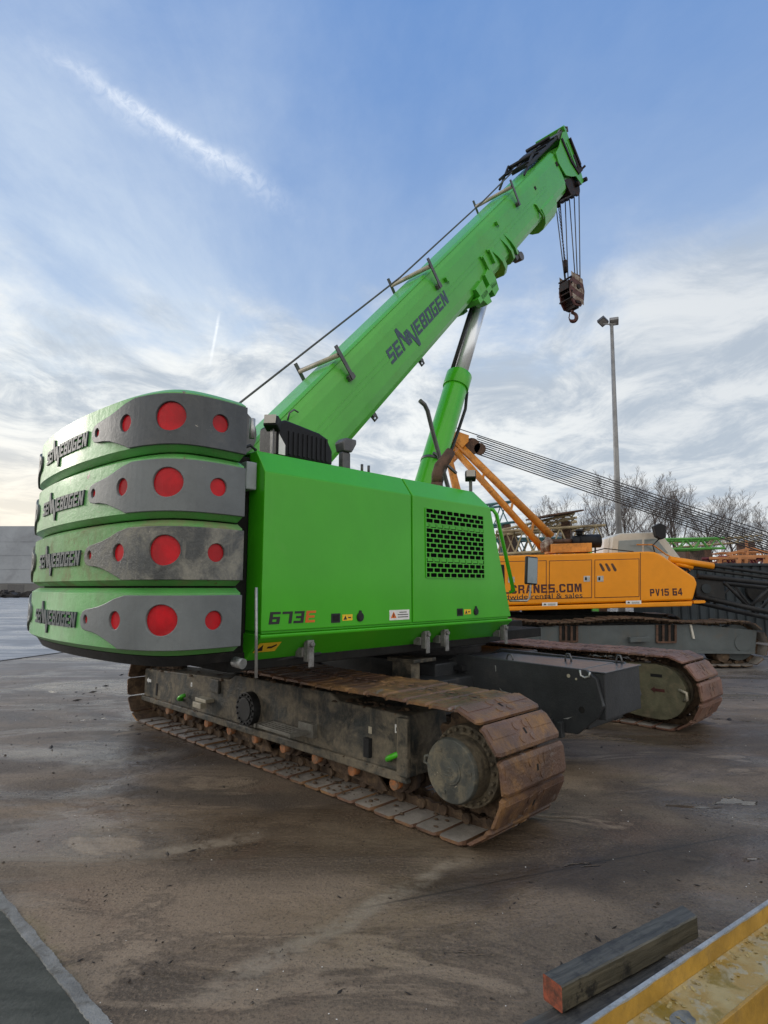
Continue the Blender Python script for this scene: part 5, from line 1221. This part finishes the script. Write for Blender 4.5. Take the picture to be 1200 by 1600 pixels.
# lowered black boom
def ext(a, b, k): return a + (b - a) * k
m = MB()
for yy in (13.2, 14.7):
    t0, t1 = Y(1090, 900, 13.2), Y(1200, 911.5, 13.2); l0, l1 = Y(1087, 931, 13.2), Y(1200, 956, 13.2); dy = Vector((0, yy - 13.2, 0))
    m.tube([t0 + dy, ext(t0, t1, 2.6) + dy], 0.06, 10); m.tube([l0 + dy, ext(l0, l1, 2.6) + dy], 0.06, 10)
    for (a, b) in (((1132, 910), (1166, 945)), ((1172, 948), (1205, 915)), ((1210, 915), (1245, 962)), ((1250, 962), (1285, 922))): m.tube([Y(*a, 13.2) + dy, Y(*b, 13.2) + dy], 0.038, 8)
lb = m.build('lattice_boom', 'black', yc_)
ypoly([(1088, 902), (1130, 906), (1134, 938), (1088, 930)], 13.22, 14.7).build('boom_foot', 'black', lb, 0.01)
c_ = Y(1104, 919.5, 13.19); MB().cyl(c_, c_ + Vector((0, 0.03, 0)), 0.105, 24).build('boom_pin', 'corr', lb)
m = MB(); a, b = Y(1113, 884, 13.5), Y(1200, 896, 13.5); m.tube([a, ext(a, b, 2.6)], 0.042, 10); a, b = Y(1078, 887, 13.5), Y(1200, 903, 13.5); m.tube([a, ext(a, b, 2.6)], 0.036, 10); m.build('backstop_rod', 'black', lb)
m = MB(); m.tube([Y(1046, 874, 13.5), Y(1114, 884.5, 13.5)], 0.075, 14); m.tube([Y(1055, 880, 13.5), Y(1082, 887, 13.5)], 0.05, 10); m.build('backstop_sleeve', 'yellow', yc_)
# undercarriage
m = MB(); q0 = Y(700, 960, 12.9); m.box(-2.6, 1.5, -0.9, 0.9, 0.45, 1.0); m.cyl((-0.6, 0, 0.9), (-0.6, 0, 1.15), 0.8, 32); m.build('carbody', 'deep', yc_, 0.01)
def ytrack(yc0, face):
    fr = ypoly([(640, 990), (812, 982), (870, 978.5), (1085, 975.5), (1183, 985), (1180, 1021), (1090, 1019.5), (640, 1034)], 12.12, 12.75)
    fr.xf(lambda v: Vector((v.x, v.y + (yc0 - 12.4), v.z)))
    fo = fr.build('crawler_track', 'yframe', yc_, 0.01)
    fo['label'] = 'crawler track on the side facing the camera' if face else 'crawler track on the far side'
    if face:
        for (x0, x1, y0, y1) in ((876, 902, 978, 1003), (1027, 1056, 976.5, 1004)):
            ypoly([(x0, y0), (x1, y0 - 0.5), (x1, y1), (x0, y1)], 12.112, 12.12).build('frame_opening', 'deep', fo)
            b = MB()
            for k in range(4):
                x = x0 + (x1 - x0) * k / 3; ypoly([(x - 1.6, y0), (x + 1.6, y0), (x + 1.6, y1), (x - 1.6, y1)], 12.085, 12.11, 0, b)
            ypoly([(x0, y1 - 2), (x1, y1 - 2), (x1, y1 + 1), (x0, y1 + 1)], 12.07, 12.084, 0, b); b.build('support_post', 'brown', fo)
        ypoly([(843, 980), (846, 980), (848, 1000), (845, 1000)], 12.10, 12.12).build('rib', 'yframe', fo); ypoly([(1078, 976), (1081, 976), (1086, 998), (1083, 998)], 12.08, 12.12).build('rib', 'cabwhite', fo)
        ypoly([(985, 996), (1015, 995), (1015, 1003), (985, 1004)], 11.98, 12.118).build('step', 'yframe', fo, 0.01)
        ypoly([(816, 987), (826, 986.5), (826, 991), (816, 991.5)], 12.11, 12.12).build('sticker', 'white', fo)
        ypoly([(640, 1031), (1090, 1016), (1180, 1018), (1180, 1022), (1090, 1021), (640, 1036)], 12.07, 12.119).build('frame_flange', 'yframe', fo)
    pr = shoe_mesh(0.80, ['link', 'shoe_in', 'link'], 0.21)
    xa, xb = Y(650, 1000, 12.4).x, Y(1147, 1000, 12.4).x
    rch = 0.40
    path = loop_path(rch, xa, xb, 0.485, pitch=0.24)
    for (x, z, a) in path:
        o = pr.copy(); col.objects.link(o); o.parent = fo
        if abs(a - math.pi / 2) < 1e-3: z += 0.05 * math.sin(x * 2.1 + 1.0) * 0.9 + 0.02
        o.matrix_local = Matrix.Translation((x, yc0 - YO.y, z)) @ Matrix.Rotation(math.pi / 2 - a, 4, 'Y')
    drop(pr)
    m = MB(); m.cyl((xb, yc0 - YO.y - 0.1, 0.485), (xb, yc0 - YO.y + 0.1, 0.485), 0.36, 28); m.cyl((xb, yc0 - YO.y - 0.3, 0.485), (xb, yc0 - YO.y + 0.2, 0.485), 0.16, 20); m.build('idler', 'yframe', fo)
    for i in range(8):
        rx = xa + 0.5 + i * (xb - xa - 0.9) / 7; m = MB(); m.cyl((rx, yc0 - YO.y - 0.27, 0.24), (rx, yc0 - YO.y + 0.2, 0.24), 0.13, 16); m.build('track_roller', 'link', fo)
ytrack(12.4, True); ytrack(15.6, False)
# rubble of broken slabs at the foot of its track
# ------------------------------------------------------------------ BACKGROUND
m = MB(); pa = at(1040, 1000, 18.2); pb = at(1560, 1000, 18.2); x = pa.x; n = 0
prof = []
while x < pb.x:
    prof += [(x, 18.2), (x + 0.14, 18.2), (x + 0.17, 18.25), (x + 0.25, 18.25)]; x += 0.28
m.prism(prof + [(x, 20.4), (pa.x, 20.4)], 0.05, 2.26, 'z')
ct = root('steel_container', (0, 0, 0), 0, 'long dark corrugated steel container behind the lowered black boom', 'container')
m.build('wall', 'corr', ct)
m = MB(); m.box(pa.x - 0.05, x + 0.05, 18.12, 20.45, 2.26, 2.34); m.box(pa.x - 0.05, x + 0.05, 18.14, 18.19, 0.0, 0.12); m.build('top_rail', 'corr', ct, 0.01)
MB().cyl((at(1185, 905, 18).x, 18.05, 1.5), (at(1185, 905, 18).x, 18.2, 1.5), 0.33, 28).build('dark_roundel', 'deep', ct)

def lattice(name, p0, p1, w, h, r, bays, mat, label, gp='stored lattice boom sections'):
    """a lattice boom section lying from p0 to p1 (centre line of its bottom face)"""
    p0, p1 = Vector(p0), Vector(p1); d = p1 - p0; rz = math.atan2(d.y, d.x); L = d.xy.length; sl = d.z / L
    t = root(name, p0, rz, label, 'boom section', gp)
    cs = []
    for (y, z) in ((-w / 2, 0), (w / 2, 0), (-w / 2, h), (w / 2, h)):
        MB().tube([(0, y, z), (L, y, z + sl * L)], r, 8).build('chord', mat, t); cs.append((y, z))
    m = MB()
    for (a, b) in ((0, 1), (2, 3), (0, 2), (1, 3)):
        for i in range(bays):
            u0, u1 = i * L / bays, (i + 1) * L / bays; um = (u0 + u1) / 2
            A_, B_ = cs[a], cs[b]
            m.tube([(u0, A_[0], A_[1] + sl * u0), (um, B_[0], B_[1] + sl * um)], r * 0.55, 5, cap=False); m.tube([(um, B_[0], B_[1] + sl * um), (u1, A_[0], A_[1] + sl * u1)], r * 0.55, 5, cap=False)
    m.build('lacing', mat, t)
    # trestle feet so the section stands on something
    if p0.z > 0.2 or p1.z > 0.2:
        m = MB()
        for u_ in (0.12 * L, 0.88 * L):
            m.box(u_ - 0.15, u_ + 0.15, -w / 2, w / 2, -(p0.z), sl * u_ - r)
        m.build('trestle', 'brown', t)
    return t
def two(px0, py0, px1, py1, Yd, Yd2=None): return at(px0, py0, Yd), at(px1, py1, Yd2 or Yd)
a, b = two(735, 872, 905, 870, 24); lattice('lattice_boom_section', (a.x, a.y, a.z), (b.x, b.y, b.z), 1.3, 0.72, 0.05, 7, 'teal', 'teal lattice boom section behind the yellow gantry mast, lower one')
a, b = two(700, 832, 800, 818, 27); lattice('lattice_boom_section', a, b, 1.4, 0.95, 0.055, 4, 'teal', 'teal lattice boom section sticking out highest beside the green housing')
a, b = two(770, 868, 935, 858, 21); lattice('lattice_boom_section', a, b, 1.5, 0.78, 0.05, 6, 'cream', 'cream lattice boom section under the wooden platform')
a, b = two(785, 838, 900, 812, 22.5, 21.5); lattice('lattice_boom_section', a, b, 1.3, 0.16, 0.045, 5, 'cream', 'tilted cream lattice boom section carrying the dark board')
pl = MB(); a = at(838, 809, 20.6); b = at(893, 801, 21); pl.bar(a + Vector((0, 0, 0.0)), b + Vector((0, 0, 0.0)), 1.5, 0.06)
tag(pl.build('wooden_board', 'brown', None, 0.01), 'dark board lying on the tilted cream boom section', 'board')
a, b = two(905, 862, 1120, 858, 25); lattice('lattice_boom_section', a, b, 1.2, 0.42, 0.05, 9, 'greenl', 'green lattice boom section right of the white cab')
a, b = two(1110, 884, 1330, 884, 23); lattice('lattice_boom_section', a, b, 1.2, 0.30, 0.06, 12, 'maroon', 'dark maroon lattice boom section above the corrugated container')
a, b = two(1112, 878, 1330, 872, 30); lattice('lattice_boom_section', a, b, 1.4, 0.42, 0.035, 12, 'orange', 'long orange lattice boom section in front of the bare trees')
a, b = two(1050, 856, 1180, 846, 34); lattice('lattice_boom_section', a, b, 1.3, 0.30, 0.04, 6, 'cream', 'thin pale boom section highest before the trees')
m = MB()
tr_ = root('steel_trestle', at(1170, 884, 21) - Vector((0, 0, at(1170, 884, 21).z)), 0, 'bright orange steel trestle frame standing behind the container', 'trestle')
zt = at(1170, 884, 21).z
for sx in (-0.42, 0.55):
    m.bar((sx - 0.15, 0, 0), (sx + 0.08, 0, zt + 0.28), 0.12); m.bar((sx - 0.15, 1.2, 0), (sx + 0.08, 1.2, zt + 0.28), 0.12)
m.box(-0.7, 1.0, -0.06, 0.06, zt + 0.28, zt + 0.38); m.box(-0.7, 1.0, 1.14, 1.26, zt + 0.28, zt + 0.38)
m.build('frame', 'orange', tr_)
m = MB(); m.bar((-0.75, 0, zt + 0.40), (0.1, 0, zt + 0.62), 0.08); m.bar((0.1, 0, zt + 0.62), (1.1, 0, zt + 0.40), 0.08); m.bar((-0.02, 0, zt + 0.4), (-0.02, 0, zt + 0.9), 0.07); m.build('top_brace', 'orange', tr_)
# small green fitting above the cab
def green_jib():
    r_ = root('green_jib', at(925, 858, 20) - Vector((0, 0, at(925, 858, 20).z)), 0, 'small green jib piece standing between the muffler and the white cab', 'crane jib')
    z0 = at(925, 858, 20).z
    m = MB(); m.box(-0.1, 0.1, -0.1, 0.1, 0, z0 + 0.1); m.prism([(-0.4, z0), (0.5, z0), (0.2, z0 + 0.38), (0.0, z0 + 0.42)], -0.08, 0.08, 'y'); m.build('frame', 'greenl', r_)
    m = MB(); m.bar((-0.3, 0, z0 + 0.02), (2.6, 0.2, z0 + 0.12), 0.07); m.cyl((0.1, -0.12, z0 + 0.28), (0.1, 0.12, z0 + 0.28), 0.12, 14); m.build('arm', 'greenl', r_)
green_jib()

# floodlight mast
def mast():
    b = at(968, 900, 34); t = at(956, 507, 34); h = t.z
    r = root('floodlight_mast', (b.x + 0.02, 34, 0), 0, 'tall grey floodlight mast rising behind the white cab', 'light mast')
    r.rotation_euler = (0, R(0.9), 0)
    m = MB(); m.tube([(0, 0, 0), (0, 0, h * 0.5), (0, 0, h)], [0.20, 0.155, 0.10], 14); m.build('pole', 'pole', r)
    m = MB(); m.bar((-0.55, 0, h + 0.02), (0.25, 0, h + 0.02), 0.07); m.build('crossarm', 'pole', r)
    for (x, rz, ry) in ((-0.52, 30, 25), (0.15, -20, 0)):
        m = MB(); m.box(-0.26, 0.26, -0.24, 0.24, -0.06, 0.17); f = m.build('floodlight', 'greydk' if x < 0 else 'pole', r, 0.03); f.location = (x, 0, h + 0.16); f.rotation_euler = (R(-25), R(ry), R(rz))
        m = MB(); m.box(-0.2, 0.2, -0.18, 0.18, -0.075, -0.06); g = m.build('lamp_glass', 'lens', f)
mast()

# bare trees
def make_tree(seed, H):
    rnd = random.Random(seed); tr = MB(); cr = MB(); seg = [0]
    def grow(p, d, L, r, lev):
        n = 4 if lev < 2 else 3; pts = [p]; rs = [r]; q = p.copy(); dd_ = d.copy()
        for i in range(n):
            dd_ = (dd_ + Vector((rnd.gauss(0, .10), rnd.gauss(0, .10), rnd.gauss(0.03, .06))) * (1.0 + lev * 0.25)).normalized()
            q = q + dd_ * (L / n); pts.append(q.copy()); rs.append(r * (1 - 0.72 * (i + 1) / n) + 0.0028)
        (tr if lev == 0 else cr).tube(pts, rs, 7 if lev == 0 else (5 if lev == 1 else 3), cap=False)
        if lev >= 5: return
        k = (rnd.randint(10, 12) if lev == 0 else rnd.randint(4, 5) if lev < 3 else rnd.randint(2, 3))
        for j in range(k):
            t_ = (0.22 if lev == 0 else 0.12) + (0.78 if lev == 0 else 0.86) * (j + rnd.random() * 0.8) / k
            i = min(n - 1, int(t_ * n)); f = t_ * n - i; base = pts[i].lerp(pts[i + 1], min(f, 1))
            ax = Vector((rnd.gauss(0, 1), rnd.gauss(0, 1), rnd.gauss(0, 1))).normalized(); side = dd_.cross(ax).normalized()
            ang = rnd.uniform(0.45, 0.95) if lev == 0 else rnd.uniform(0.3, 0.75)
            nd = (d * math.cos(ang) + side * math.sin(ang) + Vector((0, 0, 0.22))).normalized()
            LL = L * (rnd.uniform(0.5, 0.7) if lev == 0 else rnd.uniform(0.5, 0.75)) * (1.15 - 0.5 * t_)
            grow(base, nd, LL, max(0.0055, r * (1 - 0.65 * t_) * rnd.uniform(0.40, 0.58)), lev + 1)
    grow(Vector((0, 0, 0)), Vector((0, 0, 1)), H * 0.80, H * 0.017, 0)
    return tr, cr
protos = []
def tree_inst(k, loc, s, rz, label):
    if k not in protos_d:
        tr, cr = make_tree(11 + k * 7, 9.0)
        r = root('bare_tree', loc, rz, label, 'tree', 'bare winter trees behind the yard'); t_ = tr.build('trunk', 'bark', r); c_ = cr.build('crown', 'twig', r); protos_d[k] = (t_.data, c_.data); hts[k] = max(v.co.z for v in c_.data.vertices)
    else:
        r = root('bare_tree', loc, rz, label, 'tree', 'bare winter trees behind the yard')
        for nm, me in zip(('trunk', 'crown'), protos_d[k]):
            o = bpy.data.objects.new(nm, me); col.objects.link(o); o.parent = r
    s = s * 9.0 / hts[k]; r.scale = (s, s, s)
protos_d = {}; hts = {}
TREES = [(0, 868, 772, 52, 'small bare tree just right of the green housing, above the cream boom sections'),
 (1, 905, 768, 48, 'bare tree above the yellow crane muffler'),
 (2, 940, 745, 47, 'bare tree directly left of the floodlight mast'),
 (3, 985, 738, 45, 'slim bare tree directly right of the floodlight mast'),
 (0, 1035, 735, 46, 'bare tree above the white cab'),
 (2, 1072, 732, 45, 'tallest and densest bare tree behind the ropes'),
 (1, 1108, 752, 48, 'spreading bare tree between the tallest tree and the right hand pair'),
 (3, 1160, 765, 44, 'bare tree above the orange trestle'),
 (1, 1205, 772, 46, 'bare tree cut by the right edge of the photo')]
for i, (k, px, py, Yd, lab) in enumerate(TREES):
    p = at(px, py, Yd); tree_inst(k, (p.x, Yd, 0), p.z / 9.0 * 1.02, i * 1.3, lab)
def thicket():
    rnd = random.Random(8); m = MB()
    for i in range(2600):
        x = rnd.uniform(14, 46); y = rnd.uniform(52, 60); z = rnd.uniform(0.0, 1.2); L = rnd.uniform(1.0, 3.0)
        a = Vector((x, y, z)); d = Vector((rnd.gauss(0, .45), rnd.gauss(0, .3), 1)).normalized()
        m.tube([a, a + d * L * 0.5, a + d * L + Vector((rnd.gauss(0, .3), 0, 0))], [0.02, 0.012, 0.006], 3, cap=False)
    tag(m.build('thicket', 'twig'), 'low brown leafless thicket under the bare trees', 'undergrowth', kind='stuff')
thicket()

# ------------------------------------------------------------------ FOREGROUND
# timber baulk
pA, pB = Vector((0.600, 2.30, 0)), Vector((1.325, 2.755, 0)); dz = (pB - pA); rz = math.atan2(dz.y, dz.x); L = dz.length
def timber(name, loc, rz, L, w, h, label, seed):
    rnd = random.Random(seed); m = MB(); n = 26; sec = [(-w/2, 0), (-w/2+.006, -.0), (w/2, 0), (w/2, h), (-w/2, h)]
    vs = []; prof = [(-w/2, 0.004), (-w/2+0.004, 0), (w/2-0.004, 0), (w/2, 0.004), (w/2, h-0.005), (w/2-0.005, h), (-w/2+0.005, h), (-w/2, h-0.005)]
    for i in range(n + 1):
        x = L * i / n; j = rnd.uniform(-0.0012, 0.0012); k2 = rnd.uniform(-0.0012, 0.0012)
        vs += [(x + (0.03 * (y / w) if i == n else 0), y + j, z + k2) for y, z in prof]
    q = len(prof); fs = [(i * q + a, i * q + (a + 1) % q, (i + 1) * q + (a + 1) % q, (i + 1) * q + a) for i in range(n) for a in range(q)] + [list(range(q))[::-1], [n * q + a for a in range(q)]]
    m.add(vs, fs); o = m.build(name, 'wood'); o.location = loc; o.rotation_euler = (0, 0, rz); return tag(o, label, 'timber')
timber('timber_beam', (pA.x, pA.y, 0.122), rz, L, 0.088, 0.088, 'grey weathered square timber with red painted ends lying beside the yellow steel beam', 1)
timber('timber_beam', (0.475, 2.14, 0.0), R(31), 0.80, 0.17, 0.112, 'dark flat timber lying on the ground under the red ended one', 2)
# yellow steel beam
bd = Vector((0.82, 0.57, 0)).normalized(); sb = root('steel_beam', (0.29, 1.717, 0), math.atan2(bd.y, bd.x), 'worn yellow painted steel beam crossing the bottom right corner', 'steel beam')
m = MB(); Lb = 3.4
m.prism([(-0.0165, 0.0), (-0.0165, 0.256), (-0.030, 0.252), (-0.174, 0.252), (-0.174, 0.0)], 0, Lb, 'x'); beam = m.build('web', 'peel', sb, 0.001)
m = MB(); m.prism([(0.0, 0.0), (0.0, 0.318), (-0.014, 0.318), (-0.016, 0.262), (-0.016, 0.0)], 0, Lb, 'x'); m.build('far_flange', 'flange', sb, 0.002)
m = MB(); m.prism([(-0.1745, 0.0), (-0.1745, 0.254), (-0.186, 0.254), (-0.186, 0.0)], 0, Lb, 'x'); m.build('near_flange', 'flange', sb, 0.002)
m = MB(); rnd = random.Random(9)
for i in range(260):
    x = rnd.uniform(0.3, 3.0); y = rnd.uniform(-0.17, -0.02) if i % 2 else rnd.uniform(-0.06, -0.02); q = rnd.uniform(0.003, 0.011); a0_ = rnd.uniform(0, 6.28)
    vs = [(x + q * rnd.uniform(.5, 1.3) * math.cos(a0_ + k * 1.26), y + q * rnd.uniform(.5, 1.3) * math.sin(a0_ + k * 1.26), 0.2525 + (0.003 if k < 2 else 0.0)) for k in range(5)]; m.add(vs, [(0, 1, 2, 3, 4)])
tag(m.build('paint_flake', 'flake', sb), kind='stuff')
m = MB(); rnd = random.Random(4); n = 90; vs = []
for i in range(n + 1):
    x = Lb * i / n; e = rnd.uniform(-0.0015, 0.0035); vs += [(x, 0.0012, 0.318 - 0.012 - e * 2), (x, 0.0012, 0.3192), (x, -0.0145, 0.3192), (x, -0.0152, 0.315 - e)]
m.add(vs, [(4 * i + j, 4 * i + j + 1, 4 * i + j + 5, 4 * i + j + 4) for i in range(n) for j in range(3)]); m.build('worn_edge', 'silver', sb)
m = MB(); vs = [(0.72 + 0.044 * math.cos(a) * (1 + 0.14 * math.sin(3 * a) + 0.07 * math.sin(7 * a)), -0.105 + 0.036 * math.sin(a) * (1 + 0.1 * math.cos(2 * a)), 0.2528) for a in [2 * math.pi * i / 28 for i in range(28)]]
m.add(vs, [list(range(28))]); m.build('bare_patch', 'patch', sb)

# loose grit and chips on the ground
def scatter():
    rnd = random.Random(21); m = MB(); c = MB()
    for i in range(5200):
        y = 1.9 + (rnd.random() ** 1.5) * 9; x = rnd.uniform(-0.75, 0.75) * y * 1.0
        s = rnd.uniform(0.0012, 0.0042) * (1 + (rnd.random() < 0.04) * 1.6) * (0.7 + y * 0.12)
        p = Vector((x, y, s * 0.3)); vs = [p + Vector((rnd.uniform(.6, 1.3) * s * a, rnd.uniform(.6, 1.3) * s * b, s * 0.6 * h)) for a, b, h in ((1, 0, 0), (0, 1, 0), (-1, 0, 0), (0, -1, 0), (0, 0, 1), (0, 0, -1))]
        m.add(vs, [(0, 1, 4), (1, 2, 4), (2, 3, 4), (3, 0, 4), (1, 0, 5), (2, 1, 5), (3, 2, 5), (0, 3, 5)], 1 if rnd.random() < 0.05 else 0)
    tag(m.build('gravel', ['stone', 'white']), 'fine grit and pebbles scattered over the muddy ground', 'gravel', kind='stuff')
    spots = [(80, 1168, .055), (262, 1335, .03), (350, 1230, .02), (300, 1330, .03), (245, 1238, .02), (266, 1504, .014), (303, 1482, .012), (165, 1400, .016), (960, 1450, .02), (880, 1512, .03), (935, 1468, .025), (1140, 1125, .06), (120, 1095, .07), (145, 1082, .07), (165, 1072, .06), (210, 1105, .05), (1090, 1384, .02), (810, 1405, .012), (940, 1168, .03), (190, 1055, .06), (60, 1160, .02)]
    spots += [(rnd.uniform(0, 760), rnd.uniform(1090, 1560), rnd.uniform(.006, .018)) for _ in range(70)] + [(rnd.uniform(760, 1200), rnd.uniform(1190, 1420), rnd.uniform(.006, .016)) for _ in range(30)] + [(rnd.uniform(90, 420), rnd.uniform(1048, 1160), rnd.uniform(.012, .04)) for _ in range(60)]
    for (px, py, s) in spots:
        g = gnd(px, py); a = rnd.uniform(0, 3.14); d = Vector((math.cos(a), math.sin(a), 0)) * s; w = Vector((-d.y, d.x, 0)) * rnd.uniform(.25, .6); h = s * .3
        vs = [g - d, g + w + Vector((0, 0, h * .4)), g + d * 1.1 + Vector((0, 0, h)), g - w * .8 + Vector((0, 0, h * .2)), g + Vector((0, 0, h * 1.1)), g + Vector((0, 0, -0.005))]
        c.add(vs, [(0, 1, 4), (1, 2, 4), (2, 3, 4), (3, 0, 4), (1, 0, 5), (2, 1, 5), (3, 2, 5), (0, 3, 5)])
    tag(c.build('bark_chips', 'chip'), 'dark splinters and mud crumbs strewn on the ground', 'debris', kind='stuff')
scatter()
